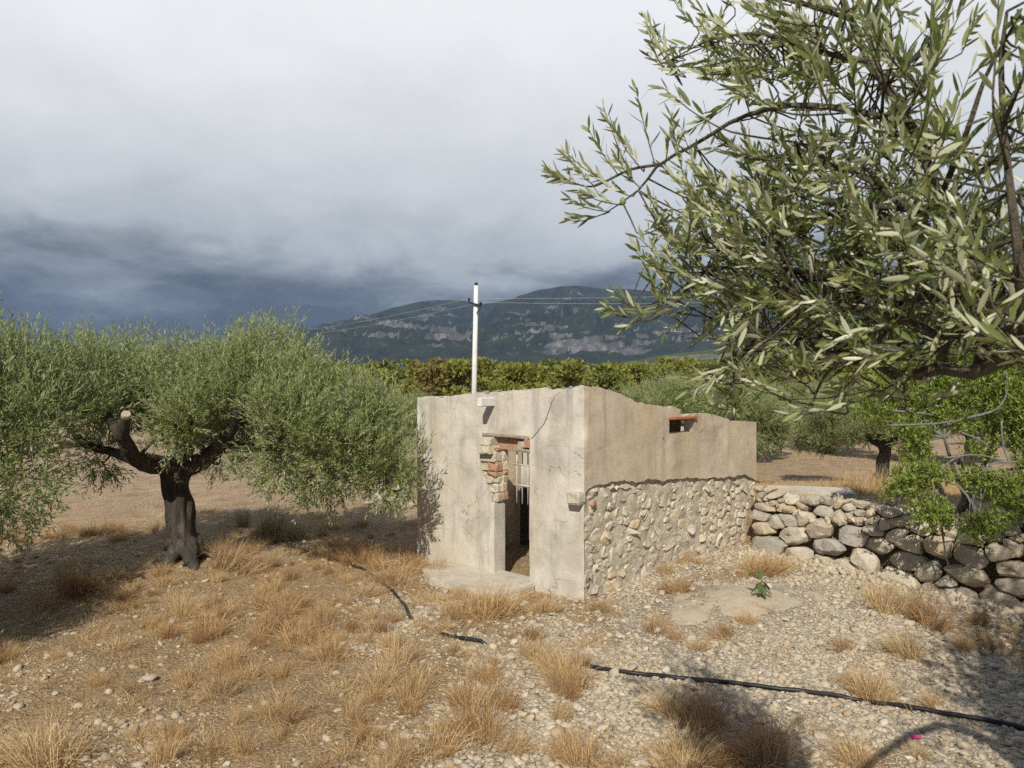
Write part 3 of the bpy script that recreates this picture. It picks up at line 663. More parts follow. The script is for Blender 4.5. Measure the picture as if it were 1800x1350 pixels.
peb_src = [rock_mesh('pebble', M['pebble'], 100+i, [.6, .42, .5, .38, .55, .45, .5][i], .24, False, .9) for i in range(7)]
def in_hut(x, y, mg=0.0):
    a = (x-CX)*U1[0]+(y-CY)*U1[1]; b = (x-CX)*U2[0]+(y-CY)*U2[1]
    return (a > -mg) & (a < LF+mg) & (b > -mg) & (b < LS+mg)
def ground_pts(n, y0, y1, dens, xm=.74):
    Y = y0+(y1-y0)*R.random(n)**1.25; X = R.uniform(-xm, xm, n)*Y
    k = (R.random(n) < dens(X, Y)*(Y/y1)) & ~in_hut(X, Y, .02); return X[k], Y[k]
X, Y = ground_pts(330000, 4.2, 12.5, lambda x, y: np.clip(gravel_amount(x, y)**1.3*1.0+.03, 0, 1)*(1-ss(10.5, 12.5, y))*np.clip(1.0-heap(x, y)/.07+.25*vnoise(x*5, y*5, 0, 3), .07, 1))
d_ = (X-WB[0])*WN[0]+(Y-WB[1])*WN[1]; X, Y = X[d_ < -.02], Y[d_ < -.02]
r = np.clip(np.exp(R.normal(math.log(.0118), .62, len(X))), .005, .055)
pos = np.c_[X, Y, gh(X, Y)+r*R.uniform(-.35, .3, len(X))+heap(X, Y)*.1]
tag(scatter('gravel', peb_src, pos, R.uniform(-.5, .5, (len(X), 3))+np.c_[np.zeros((len(X), 2)), R.uniform(0, 6.3, len(X))], np.c_[r, r, r]*R.uniform(.8, 1.25, (len(X), 3))),
    'pale limestone gravel strewn over the ground in front of the hut', 'gravel')
print('gravel', len(X))
# rubble along the wall top (part of the wall) and at its foot
n = 1500; s = R.uniform(0, LW, n); w = R.uniform(-.75, .02, n); q = WB-WD*s[:, None]-WN*w[:, None]; r = R.uniform(.025, .06, n)
zz = np.maximum(gh(q[:, 0], q[:, 1]), .66+.12*fbm(s*2, 0, 0, 4, 2)*(w > -.4)-.08*(w > -.1))
zz = zz+R.uniform(0, .06, n)
top = scatter('coping_rubble', peb_src, np.c_[q-WB, zz], R.uniform(0, 6.3, (n, 3)), np.c_[r, r, r]*R.uniform(.8, 1.3, (n, 3)), dw)
n = 700; s = R.uniform(.1, LW, n); w = np.abs(R.normal(0, .32, n))+.02; q = WB-WD*s[:, None]-WN*w[:, None]; r = np.clip(R.normal(.035, .015, n), .012, .08)
tag(scatter('fallen_rubble', peb_src, np.c_[q, gh(q[:, 0], q[:, 1])+r*.3], R.uniform(0, 6.3, (n, 3)), np.c_[r, r, r]), 'loose broken stones fallen along the foot of the dry-stone wall', 'rubble')

# sand heap beside the hut
def build_sand():
    c = np.array([HC[0], HC[1], 0]); nr, na = 16, 48; V = []; 
    for i in range(nr+1):
        f = i/nr
        for j in range(na):
            a = j/na*2*math.pi; e = 1+.16*float(vnoise(math.cos(a)*2, math.sin(a)*2, 0, 77))
            x = c[0]+math.cos(a)*f*e*1.0+.35*math.sin(a)*f*.8; y = c[1]+math.sin(a)*f*e*.72+.25*math.cos(a)*f
            V.append((x, y, float(gh(x, y))+.017-.035*f**3+.016*float(fbm(x*4, y*4, 0, 5, 4))))
    Q = [(i*na+j, (i+1)*na+j, (i+1)*na+(j+1) % na, i*na+(j+1) % na) for i in range(nr) for j in range(na)]
    tag(link('sand_heap', npmesh('sand_heap', V, np.array(Q), [M['sand']])), 'low heap of pale sand beside the rubble wall of the hut', 'sand heap')
    return c
sand_c = build_sand()
# concrete pad behind the wall
pc = P(1390, 868, 10.95)
pad = slab('concrete_pad', [(3.62, 10.75), (4.75, 10.55), (4.9, 11.15), (3.75, 11.4)], .45, .735, M['concrete'], None); tag(pad, kind='structure')

# ---------------------------------------------------------------- stones that can be told apart
bigrock = [rock_mesh('field_stone', M['pebble'], 300+i, .6, .25, True, .7) for i in range(6)]
def field_stone(px, py, wpx, label, group, flat=.7):
    g = G(px, py); r = wpx/F*g[1]/2; o = link('field_stone', bigrock[int(R.integers(6))]); o.location = g+np.array([0, 0, r*.25]); o.scale = (r, r, r*flat); o.rotation_euler = (0, 0, R.uniform(0, 6))
    return tag(o, label, 'stone', group)
for px, py, w in [(1158, 1110, 24), (1255, 1130, 16), (1325, 1155, 18), (1380, 1090, 20), (1090, 1120, 15), (1460, 1140, 20), (1405, 1200, 18), (1020, 1100, 15), (1230, 1185, 15)]:
    field_stone(px, py, w, 'larger pale stone lying among the gravel between hut and hose', 'larger stones on the gravel')
for px, py, w in [(98, 1220, 16), (262, 1195, 28), (345, 1228, 18), (465, 1240, 20), (250, 1198, 18), (500, 1255, 14), (130, 1115, 14), (240, 1085, 14), (440, 1060, 12), (175, 1135, 12), (625, 1140, 14), (610, 1060, 10)]:
    field_stone(px, py, w, 'single pale stone lying on the brown earth left of the hose', 'stones on the brown earth')
for px, py, w in [(1675, 1217, 28), (1603, 1165, 16), (1640, 1195, 14), (1520, 1265, 18)]:
    field_stone(px, py, w, 'pale rounded stone on shaded ground between the hose and the dry-stone wall', 'stones in the dappled shade')
def boulder():
    g = G(684, 882); me = rock_mesh('boulder', M['wallstone'], 411, .85, .32, True, .8); o = link('boulder', me); o.location = g+np.array([0, 0, .12]); o.scale = (.44, .34, .42)
    tag(o, 'big pale boulder lying on the bare ground behind the hut', 'boulder')
    for px, py, w in [(650, 886, 20), (700, 890, 22), (716, 893, 18), (727, 888, 24), (672, 892, 14)]:
        field_stone(px, py, w, 'small pale stone lying beside the big boulder', 'stones by the boulder')
boulder()

# ---------------------------------------------------------------- leaves
def leaf_arrays(base, d, n, L_, Wd, simple=True, curl=.12):
    d = nrm(d); sd_ = nrm(np.cross(d, n)); n = np.cross(sd_, d); L_ = np.asarray(L_)[:, None]; Wd = np.asarray(Wd)[:, None]
    if simple:
        rows = [base, base+d*L_*.42+sd_*Wd*.5, base+d*L_-n*L_*curl, base+d*L_*.42-sd_*Wd*.5]
        V = np.stack(rows, 1); k = len(base); f = np.array([[0, 1, 2, 3]]); return V.reshape(-1, 3), (np.arange(k)[:, None, None]*4+f[None]).reshape(-1, 4), 4
def leaves(name, base, d, n, L_, Wd, mat, curl=.12):
    V, Fq, m = leaf_arrays(base, d, n, L_, Wd, True, curl); rnd = np.repeat(R.random(len(base)), m)
    tri = np.concatenate([Fq[:, [0, 1, 2]], Fq[:, [0, 2, 3]]])
    return npmesh(name, V, tri, [mat], False, {'rnd': rnd})
def shoots(tips_base, dirs, length, nleaf, leafL, leafW, spread=.75, up=.0):
    """leaf pairs along straight shoots -> arrays"""
    k = len(tips_base); t = np.linspace(.12, 1, nleaf)[None, :, None]; dirs = nrm(dirs)
    side = nrm(np.cross(dirs, R.normal(size=(k, 3)))); oth = np.cross(dirs, side)
    b = tips_base[:, None]+dirs[:, None]*t*np.asarray(length)[:, None, None]
    ph = (np.arange(nleaf)*math.pi/2+ (np.arange(nleaf) % 2)*math.pi)[None, :, None]+R.uniform(-.5, .5, (k, nleaf, 1))
    rad = np.cos(ph)*side[:, None]+np.sin(ph)*oth[:, None]
    ld = nrm(dirs[:, None]*(1.1-spread*.6)+rad*spread+R.normal(0, .18, (k, nleaf, 3))+np.array([0, 0, up])); nn = nrm(dirs[:, None]*.5-rad*.9+R.normal(0, .45, (k, nleaf, 3)))
    sz = R.uniform(.75, 1.15, (k, nleaf))*(1-.25*np.abs(t[..., 0]-.5)*2)
    return b.reshape(-1, 3), ld.reshape(-1, 3), nn.reshape(-1, 3), (sz*leafL).ravel(), (sz*leafW).ravel()

# ---------------------------------------------------------------- olive tree left of the hut
def crown(clusters, per_m2, leafL=.075, leafW=.017, nleaf=13, whip=26):
    B, D, LN = [], [], []
    for (c, r, droop) in clusters:
        n = int(per_m2*r*r*4); q = nrm(R.normal(size=(n, 3))); rad = R.random(n)**.38
        p = c+q*(rad*r)[:, None]*np.array([1, 1, .85])
        d = nrm(q*.55+np.array([0, 0, .85 if not droop else -.35])+R.normal(0, .4, (n, 3)))
        B.append(p); D.append(d); LN.append(R.uniform(.16, .32, n)*(1+.5*(d[:, 2] > .8)*(rad > .8)))
    B = np.concatenate(B); D = np.concatenate(D); LN = np.concatenate(LN)
    if whip:      # tall upright shoots standing out of the top
        tops = [(c, r) for c, r, dr in clusters if not dr]
        for c, r in tops:
            n = int(whip*r); q = R.normal(0, .55, (n, 3))*r; q[:, 2] = r*.62; B = np.vstack([B, c+q]); D = np.vstack([D, R.normal(0, .16, (n, 3))+[0, 0, 1]]); LN = np.concatenate([LN, R.uniform(.18, .42, n)])
    return shoots(B, D, LN, nleaf, leafL, leafW, .48), B, D, LN
tb = np.array([-4.0, 9.4, 0.0]); tb[2] = float(gh(tb[0], tb[1]))-.05
cl = []
for px, py, Yd, r in [(150, 630, 9.0, .50), (215, 632, 9.8, .52), (290, 655, 9.2, .50), (370, 660, 9.9, .50), (420, 630, 9.1, .50), (480, 622, 9.7, .55), (530, 650, 9.0, .48), (590, 705, 9.3, .46), (640, 725, 9.0, .42), (688, 745, 9.1, .40),
                      (110, 690, 9.3, .45), (150, 715, 8.8, .46), (250, 690, 9.7, .46), (320, 720, 10.2, .55), (360, 735, 9.9, .40), (455, 690, 8.9, .46), (510, 720, 8.5, .52), (570, 760, 8.6, .50), (630, 780, 8.7, .46), (690, 800, 8.9, .42),
                      (300, 745, 8.9, .30), (350, 750, 8.9, .30), (330, 715, 8.7, .36), (390, 690, 8.8, .36), (260, 745, 10.0, .32), (400, 725, 9.8, .34), (190, 775, 9.8, .36), (330, 770, 9.4, .35), (470, 770, 10.2, .5), (540, 790, 10.2, .5), (600, 760, 10.2, .5), (420, 760, 10.3, .4), (250, 660, 10.4, .5), (500, 680, 10.6, .55), (150, 690, 10.3, .5), (650, 740, 10.0, .45)]:
    cl.append((P(px, py+(22 if py < 680 else 8), Yd)-tb, r*.94, False))
for px, py, Yd, r in [(180, 815, 9.6, .24), (300, 770, 8.8, .22), (505, 815, 8.8, .34), (560, 825, 8.9, .32), (620, 825, 8.9, .28), (700, 840, 9.0, .24), (530, 850, 9.0, .18), (460, 800, 9.0, .28), (590, 845, 9.2, .2), (395, 800, 9.5, .2), (690, 815, 9.3, .28), (725, 850, 9.0, .14)]:
    cl.append((P(px, py, Yd)-tb, r, True))
cl = [(c+R.normal(0, .05, 3)-np.array([.14*ss(2.0, 2.7, c[0]), 0, 0]), r*.86, d) for c, r, d in cl]
sh, SB, SD, SL = crown(cl, 430, .08, .018)
ol = thing('olive_tree', 'gnarled olive tree with thick dark trunk and sawn limb, left of the hut', 'olive tree', tuple(tb))
crown_me = leaves('crown', *sh, M['olive']); print('crown leaves', len(sh[0]))
tag(link('crown', crown_me, ol), kind='stuff')
def rel(px, py, Yd): return P(px, py, Yd)-tb
trunk_pts = [(0, 0, -.05), rel(322, 985, 9.4), rel(320, 950, 9.4), rel(318, 900, 9.4), rel(312, 860, 9.4), rel(312, 830, 9.4), rel(314, 806, 9.4)]
tk = tube(spline(trunk_pts, 26), np.interp(np.linspace(0, 1, 26), [0, .08, .2, .4, .7, .88, 1], [.33, .255, .185, .162, .155, .175, .14]), 44, True, .42, 4)
trunk_me = npmesh('trunk', tk[0], [tk[1], tk[2]], [M['bark']]); link('trunk', trunk_me, ol)
limbs = [([rel(312, 822, 9.4), rel(270, 815, 9.1), rel(240, 808, 8.8), rel(226, 785, 8.55), rel(212, 762, 8.4)], [.14, .11, .09, .08, .065]),
         ([rel(214, 768, 8.4), rel(217, 750, 8.3), rel(221, 731, 8.2)], [.075, .06, .048]),
         ([rel(212, 762, 8.4), rel(180, 720, 9.2), rel(160, 680, 9.3)], [.07, .05, .02]),
         ([rel(322, 825, 9.4), rel(360, 806, 9.4), rel(392, 778, 9.1), rel(410, 745, 8.9), rel(424, 705, 8.7), rel(440, 650, 9.2)], [.125, .10, .085, .07, .055, .025]),
         ([rel(410, 745, 9.25), rel(470, 735, 9.2), rel(540, 740, 9.0), rel(620, 765, 8.9)], [.08, .06, .045, .02]),
         ([rel(320, 815, 9.45), rel(330, 750, 9.9), rel(340, 690, 10.2)], [.12, .08, .03]),
         ([rel(240, 808, 8.8), rel(200, 795, 9.4), rel(150, 780, 9.3), rel(110, 740, 9.2)], [.08, .06, .045, .02]),
         ([rel(392, 778, 9.3), rel(450, 790, 9.8), rel(520, 790, 10.0)], [.07, .05, .02])]
for c, r, dr in cl: 
    e = min((p for l in limbs for p in l[0]), key=lambda q: np.linalg.norm(q-c)); 
    if len(limbs) < 60: limbs.append(([e, (e+c)/2+R.normal(0, .06, 3), c], [.028, .018, .007]))
limb_me = tubes('branches', [(spline(p, 14), np.interp(np.linspace(0, 1, 14), np.linspace(0, 1, len(r)), r)) for p, r in limbs], M['bark'], 10, .2); link('branches', limb_me, ol)
cv = tube(np.array([rel(221, 731.5, 8.2), rel(221.5, 728.5, 8.16), rel(222, 727.5, 8.155)]), [.049, .046, .040], 14, True, .1)
ce = link('cut_face', npmesh('cut_face', cv[0], [cv[1], cv[2]], [M['cutwood']], False), ol); ce['label'] = 'pale sawn end of limb'
# roots at the foot
roots = []
for a in np.linspace(0, 6.28, 8)[:-1]:
    d = np.array([math.cos(a), math.sin(a), 0]); q_ = R.uniform(.6, 1.15); roots.append((spline([d*.10+[0, 0, .26], d*.24*q_+[0, 0, .08], d*.42*q_+[0, 0, -.08]], 8), np.linspace(.11, .05, 8)))
root_me = tubes('roots', roots, M['bark'], 14, .45); link('roots', root_me, ol)

def olive_copy(px, py, Yd, sc_, rz, label, group=None, cutface=False, sz=None):
    X = (px-900)/F*Yd; z = float(gh(X, Yd)); o = thing('olive_tree', label, 'olive tree', (X, Yd, z-.03), group); o.scale = (sc_, sc_, sz or sc_); o.rotation_euler = (0, 0, rz)
    tag(link('crown', crown_me, o), kind='stuff'); link('trunk', trunk_me, o); link('branches', limb_me, o); link('roots', root_me, o); return o
olive_copy(1548, 0, 17.5, .80, 2.3, 'olive tree on the far field with drooping crown, beside the rusty stake')
olive_copy(1230, 0, 16.0, .80, .6, 'dense olive tree standing right behind the hut, its trunk hidden', sz=.82)
olive_copy(690, 0, 20, .74, 3.6, 'olive tree partly hidden between the left olive and the hut')
for px, Yd, s_, rz in [(1340, 25, .9, 1.2), (1150, 24, .75, 4.2), (1450, 28, .95, 5.0), (1700, 24, .9, 2.9), (1800, 30, .9, .4), (560, 31, .8, 2.0), (300, 33, .8, 5.4), (60, 30, .8, 2.2)]:
    olive_copy(px, 0, Yd, s_, rz, 'olive tree in the grove rows beyond the hut', 'olive trees in the far grove')

# ---------------------------------------------------------------- olive tree at the left edge, its trunk outside the picture
lb = np.array([-5.9, 6.3, 0.]); lb[2] = float(gh(lb[0], lb[1]))
cl2 = [(P(px, py, Yd)-lb, r, dr) for px, py, Yd, r, dr in [(0, 650, 8.2, .45, 0), (60, 665, 8.4, .40, 0), (-80, 680, 8.0, .55, 0), (20, 720, 7.9, .48, 0), (75, 740, 8.2, .36, 0), (-60, 780, 7.6, .5, 0), (25, 800, 7.8, .40, 0), (90, 790, 8.2, .25, 1),
       (20, 870, 7.6, .30, 1), (60, 850, 7.8, .26, 1), (0, 920, 7.5, .22, 1), (50, 905, 7.7, .15, 1), (-60, 880, 7.5, .35, 1), (-200, 700, 7.2, .7, 0), (-300, 760, 7.4, .7, 0), (-200, 800, 7.8, .6, 0), (-250, 650, 7.8, .6, 0), (-150, 620, 7.5, .5, 0), (80, 885, 7.8, .1, 1)]]
le = thing('olive_tree', 'olive tree whose drooping branches hang low with its trunk out of sight', 'olive tree', tuple(lb))
for _ in range(20):
    Yd = R.uniform(5.3, 6.9); X = -Yd*.72-R.uniform(.3, 2.3); r = R.uniform(.35, .55)
    if X+r+.25 < -.69*Yd: cl2.append((np.array([X, Yd, R.uniform(1.2, 2.0)])-lb, r, 0))
sh2, *_ = crown(cl2, 240, .082, .019); tag(link('crown', leaves('crown', *sh2, M['olive']), le), kind='stuff')
tk = tube(spline([(0, 0, -.1), (.03, 0, .5), (-.05, .03, 1.1)], 12), np.linspace(.3, .17, 12), 20, True, .2, 9); link('trunk', npmesh('trunk', tk[0], [tk[1], tk[2]], [M['bark']]), le)
lim2 = [([np.array([-.05, .03, 1.0]), (np.array([-.05, .03, 1.0])+c)/2+np.array([0, 0, .2]), c], [.09, .06, .012]) for c, r, dr in cl2 if not dr]
link('branches', tubes('branches', [(spline(p, 10), np.interp(np.linspace(0, 1, 10), [0, .5, 1], r)) for p, r in lim2], M['bark'], 8, .15), le)

# ---------------------------------------------------------------- olive tree over the camera's right shoulder
fb = np.array([2.75, 2.35, 0.]); fb[2] = float(gh(fb[0], fb[1]))
ft_ = thing('olive_tree', 'foreground olive tree with long leafy boughs reaching over the wall', 'olive tree', tuple(fb))
def dep(px): return 2.45-(px-1000)/800*1.0
def Q(px, py, dy=0.0): return P(px, py, dep(px)+dy)-fb
main = [([(2.0-fb[0]+.75, 0, -.1), (.03, 0, .9), (-.1, .02, 1.7)], [.24, .17, .14]),
        ([np.array([-.1, .02, 1.6]), np.array([-.6, -.25, 2.2]), Q(1960, 560), Q(1800, 607), Q(1720, 652), Q(1650, 648)], [.07, .032, .019, .016, .014, .012]),
        ([Q(1650, 648), Q(1583, 661), Q(1539, 637), Q(1502, 635), Q(1440, 640)], [.015, .013, .011, .008, .004]),
        ([Q(1655, 635), Q(1665, 600), Q(1700, 575)], [.012, .010, .008]),
        ([Q(1720, 652), Q(1735, 560, .1), Q(1700, 450, .1), Q(1652, 351, .1), Q(1614, 247, .1), Q(1566, 161, .1), Q(1528, 109, .1), Q(1495, 33, .1), Q(1471, -40, .1)], [.014, .013, .0125, .012, .011, .010, .009, .007, .006]),
        ([Q(1552, 156, .1), Q(1538, 95, .15), Q(1547, 0, .15), Q(1550, -60, .15)], [.009, .008, .007, .006]),
        ([Q(1600, 215, .1), Q(1547, 204), Q(1448, 187), Q(1377, 187), Q(1296, 209), Q(1234, 247), Q(1159, 289), Q(1125, 332), Q(1064, 375)], [.010, .0085, .008, .0072, .0065, .006, .005, .0035, .002]),
        ([Q(1159, 289), Q(1106, 299), Q(1045, 327), Q(1010, 322), Q(988, 312)], [.005, .004, .003, .0025, .0015]),
        ([Q(1640, 372, .1), Q(1585, 365), Q(1495, 367), Q(1400, 393), Q(1330, 420), Q(1260, 440)], [.010, .009, .008, .0065, .005, .003]),
        ([Q(1630, 400, .1), Q(1609, 379), Q(1543, 327), Q(1471, 289), Q(1400, 250)], [.009, .008, .007, .005, .002]),
        ([Q(1735, 560, .1), Q(1620, 520), Q(1500, 500), Q(1380, 470), Q(1249, 474), Q(1187, 531), Q(1140, 564), Q(1097, 555)], [.013, .011, .009, .007, .005, .004, .003, .0015]),
        ([Q(1502, 635), Q(1420, 610), Q(1340, 600), Q(1280, 630), Q(1230, 660)], [.011, .008, .006, .004, .002]),
        ([Q(1665, 600), Q(1580, 560, -.1), Q(1500, 540, -.1), Q(1420, 530, -.1)], [.012, .009, .006, .003]),
        ([Q(1800, 607), Q(1790, 450, -.1), Q(1770, 280, -.05), Q(1760, 120), Q(1770, 20)], [.010, .008, .0065, .005, .003]),
        ([Q(1652, 351, .1), Q(1700, 230), Q(1735, 130), Q(1790, 30)], [.008, .006, .004, .003]),
        ([Q(1528, 109, .1), Q(1440, 90), Q(1340, 60), Q(1250, 70), Q(1180, 105)], [.008, .006, .005, .003, .0015]),
        ([Q(1495, 33, .1), Q(1420, 10), Q(1340, -10)], [.007, .005, .003]),
        ([Q(1502, 635), Q(1460, 650), Q(1435, 690), Q(1428, 725)], [.006, .004, .003, .002])]
mt = [(spline(p, 18), np.interp(np.linspace(0, 1, 18), np.linspace(0, 1, len(r)), r)) for p, r in main]
v, q, t_ = tube(mt[0][0], mt[0][1], 20, True, .15, 3); link('trunk', npmesh('trunk', v, [q, t_], [M['bark']]), ft_)
for p, r in mt[1:2]: v, q, t_ = tube(p, r, 10, True, .12); link('bough', npmesh('bough', v, [q, t_], [M['twig']]), ft_)
bpts = np.concatenate([p for p, r in mt[1:]])
CLU = [(1180, 85, 45, 3), (1240, 60, 60, 6), (1330, 60, 70, 8), (1420, 50, 70, 9), (1500, 60, 70, 9), (1570, 90, 60, 6), (1280, 130, 60, 6), (1350, 130, 70, 7), (1450, 140, 70, 7), (1540, 180, 70, 6), (1640, 30, 50, 2), (1785, 60, 50, 5), (1765, 150, 50, 4), (1720, 120, 40, 1),
       (1690, 240, 50, 2), (1630, 260, 60, 5), (1785, 270, 50, 5), (1330, 290, 50, 3), (1400, 270, 70, 6), (1480, 270, 70, 7), (1240, 365, 60, 7), (1310, 370, 70, 8), (1400, 350, 70, 8), (1490, 370, 70, 7), (1570, 330, 70, 6), (1650, 400, 70, 6), (1740, 390, 70, 7),
       (1180, 430, 55, 6), (1260, 450, 70, 9), (1350, 450, 70, 10), (1440, 460, 70, 10), (1530, 460, 70, 9), (1620, 480, 70, 9), (1710, 480, 70, 8), (1785, 470, 50, 7), (1175, 500, 40, 3), (1260, 530, 60, 7), (1340, 540, 60, 9), (1420, 550, 60, 10), (1510, 560, 60, 9),
       (1600, 560, 60, 8), (1690, 560, 60, 8), (1780, 550, 50, 7), (1290, 620, 40, 4), (1360, 610, 40, 5), (1440, 620, 40, 4), (1530, 610, 40, 4), (1255, 670, 22, 2), (1430, 690, 22, 1)]
SBs, SDs, SLs = [], [], []
def add_shoot(base, d, L_): SBs.append(base); SDs.append(d/np.linalg.norm(d)); SLs.append(L_)
for cx, cy, rr, n in CLU:
    for _ in range(int(n*1.35*(1.75 if cy > 330 else 1.25))):
        a, b = R.normal(0, .55, 2); px, py = cx+a*rr, cy+b*rr; base = Q(px, py, R.normal(.03, .13))
        d = np.array([-.55-.15*(px < 1350)+.45*(px > 1600), R.normal(0, .35), .55-.35*(py > 520)])+R.normal(0, .42, 3)
        add_shoot(base-nrm(d)*.1, d, R.uniform(.13, .23))
for px, py, dx, dz, L_ in [(1150, 285, -.25, 1, .2), (1130, 300, -.6, .9, .17), (1105, 300, -.35, 1, .2), (1085, 305, -.55, .8, .15), (1170, 285, .1, 1, .13), (1065, 318, -.8, .6, .14), (1045, 327, -.7, .8, .13), (1020, 325, -.9, .4, .10), (1110, 345, -.8, .5, .13), (1090, 360, -.9, .35, .13),
                           (1070, 372, -1, .3, .12), (1055, 378, -1, -.1, .1), (1000, 318, -1, .5, .07), (1125, 330, -.5, .6, .1), (1140, 560, -.8, .7, .12), (1110, 558, -1, .4, .08), (1165, 545, -.3, .9, .12), (1185, 530, -.4, .9, .13), (1215, 505, -.5, .8, .13)]:
    add_shoot(Q(px, py), np.array([dx, R.normal(0, .2), dz]), L_*1.1)
SBs = np.array(SBs); SDs = np.array(SDs); SLs = np.array(SLs)
for i in range(len(SBs)):                                   # shoots grow away from the branch that carries them
    e = bpts[np.argmin(np.linalg.norm(bpts-SBs[i], axis=1))]; v_ = SBs[i]-e; L_ = np.linalg.norm(v_)
    if L_ > .38: SBs[i] = e+v_*(.38/L_)
    if L_ > .03: SDs[i] = nrm(SDs[i]+.75*v_/L_)
tw = []
for b, d, L_ in zip(SBs, SDs, SLs):
    e = bpts[np.argmin(np.linalg.norm(bpts-b, axis=1))]; dist = np.linalg.norm(e-b)
    pp = [b, b+d*L_*.5+np.array([0, 0, -.01]), b+d*L_]; rr = [.0020, .0016, .0009]
    if dist < .6: pp = [e, e+(b-e)*.55+np.array([0, 0, -.02*dist])]+pp; rr = [.0027, .0024]+rr
    tw.append((spline(pp, 10), np.interp(np.linspace(0, 1, 10), np.linspace(0, 1, len(rr)), rr)))
link('branches', tubes('branches', [(p, r) for p, r in mt[2:]]+tw, M['twig'], 6, .06), ft_)
def make_leaf(seed):
    g = np.random.default_rng(seed); t = np.array([0, .12, .35, .65, .88, 1.0]); w = np.array([.05, .55, 1, .9, .45, .0])*.5
    bend = g.uniform(-.14, .05); fold = g.uniform(.12, .3); tw_ = g.uniform(-.25, .25); V = []
    for ti, wi in zip(t, w):
        for s_ in (-1, 0, 1):
            x = s_*wi; z = abs(s_)*wi*fold; a = tw_*ti; V.append((x*math.cos(a)-z*math.sin(a), ti, (x*math.sin(a)+z*math.cos(a))+bend*ti*ti*3.5))
    Fq = [(r*3+c, r*3+c+1, (r+1)*3+c+1, (r+1)*3+c) for r in range(5) for c in range(2)]
    return np.array(V), np.array(Fq)
LV = [make_leaf(i) for i in range(8)]
lb_, ld_, ln_, lL, lW = shoots(SBs, SDs, SLs, 18, .058, .0112, .5)
k_ = R.random(len(lb_)) < .86; lb_, ld_, ln_, lL, lW = lb_[k_], ld_[k_], ln_[k_], lL[k_], lW[k_]
flip = R.random(len(lb_)) < .5; ln_[flip] *= -1
def frame(d, n): s_ = nrm(np.cross(d, n)); n2 = np.cross(s_, d); return np.stack([s_, d, n2], -1)   # columns: side, along, normal
Fm = frame(nrm(ld_), ln_); pick = R.integers(0, 8, len(lb_))
# the 300 leaves that show largest are pieces of their own
mid = lb_+ld_*lL[:, None]*.5+fb; view = nrm(mid-np.array([0, 0, CAM_H])); area = lL*lW*np.abs((Fm[:, :, 2]*view).sum(1))/(mid[:, 1]**2)
pxs = 900+F*mid[:, 0]/mid[:, 1]; pys = HOR-F*(mid[:, 2]-CAM_H)/mid[:, 1]
area[(pxs < 0) | (pxs > 1790) | (pys < 0)] = 0
order = np.argsort(-area); own = set(order[:300].tolist()); rest = np.array([i for i in range(len(lb_)) if i not in own])
Vs, Fs, As, kk = [], [], [], 0
for i in rest:
    V_, F_ = LV[pick[i]]; Vs.append((V_*np.array([lW[i], lL[i], lW[i]*.9+.1*lL[i]*0]))@Fm[i].T+lb_[i]); Fs.append(F_+kk); As.append(np.full(len(V_), R.random())); kk += len(V_)
tag(link('foliage', npmesh('foliage', np.concatenate(Vs), np.concatenate(Fs), [M['olive_near']], True, {'rnd': np.concatenate(As)}), ft_), kind='stuff')
lm = [npmesh('leaf', V_, F_, [M['olive_near']], True, {'rnd': np.full(len(V_), (i+.5)/8)}) for i, (V_, F_) in enumerate(LV)]
for i in order[:300]:
    o = link('leaf', lm[pick[i]], ft_); A = Fm[i]*np.array([lW[i], lL[i], lW[i]])
    o.matrix_local = Matrix(np.vstack([np.c_[A, lb_[i]], [0, 0, 0, 1]]).tolist())
print('near leaves', len(lb_))
fv = ICV*np.array([.0098, .0098, .0125]); fm = npmesh('olive_fruit', fv, ICF, [M['fruit']])
for px, py, dy in [(1364, 78, -.05), (1421, 397, -.1), (1767, 177, -.1), (1672, 230, 0), (1095, 354, 0), (1665, 448, -.1), (1738, 472, -.15), (1290, 330, 0), (1494, 168, 0), (1463, 468, -.1)]:
    o = link('olive_fruit', fm, ft_); o.location = Q(px, py, dy)
# the rest of its crown, right of the picture
cl3 = []
for _ in range(40):
    Yd = R.uniform(1.2, 5.0); X = Yd*R.uniform(.80, 1.0)+R.uniform(.15, 2.2); cl3.append((np.array([X, Yd, R.uniform(2.3, 4.6)])-fb, R.uniform(.3, .5), False))
cl3 = [c for c in cl3 if (c[0]+fb)[0]-c[1]-.3 > .69*((c[0]+fb)[1]+c[1])]
sh3, *_ = crown(cl3, 64, .08, .019, whip=0)
tag(link('outer_foliage', leaves('outer_foliage', *sh3, M['olive_near']), ft_), kind='stuff')
lim3 = [([np.array([-.1, .02, 1.6]), (np.array([-.1, .02, 1.6])+c)/2+np.array([0, 0, .25]), c], [.03, .016, .005]) for c, r, d in cl3]
link('outer_branches', tubes('outer_branches', [(spline(p, 9), np.interp(np.linspace(0, 1, 9), [0, .5, 1], r)) for p, r in lim3], M['bark'], 8, .1), ft_)

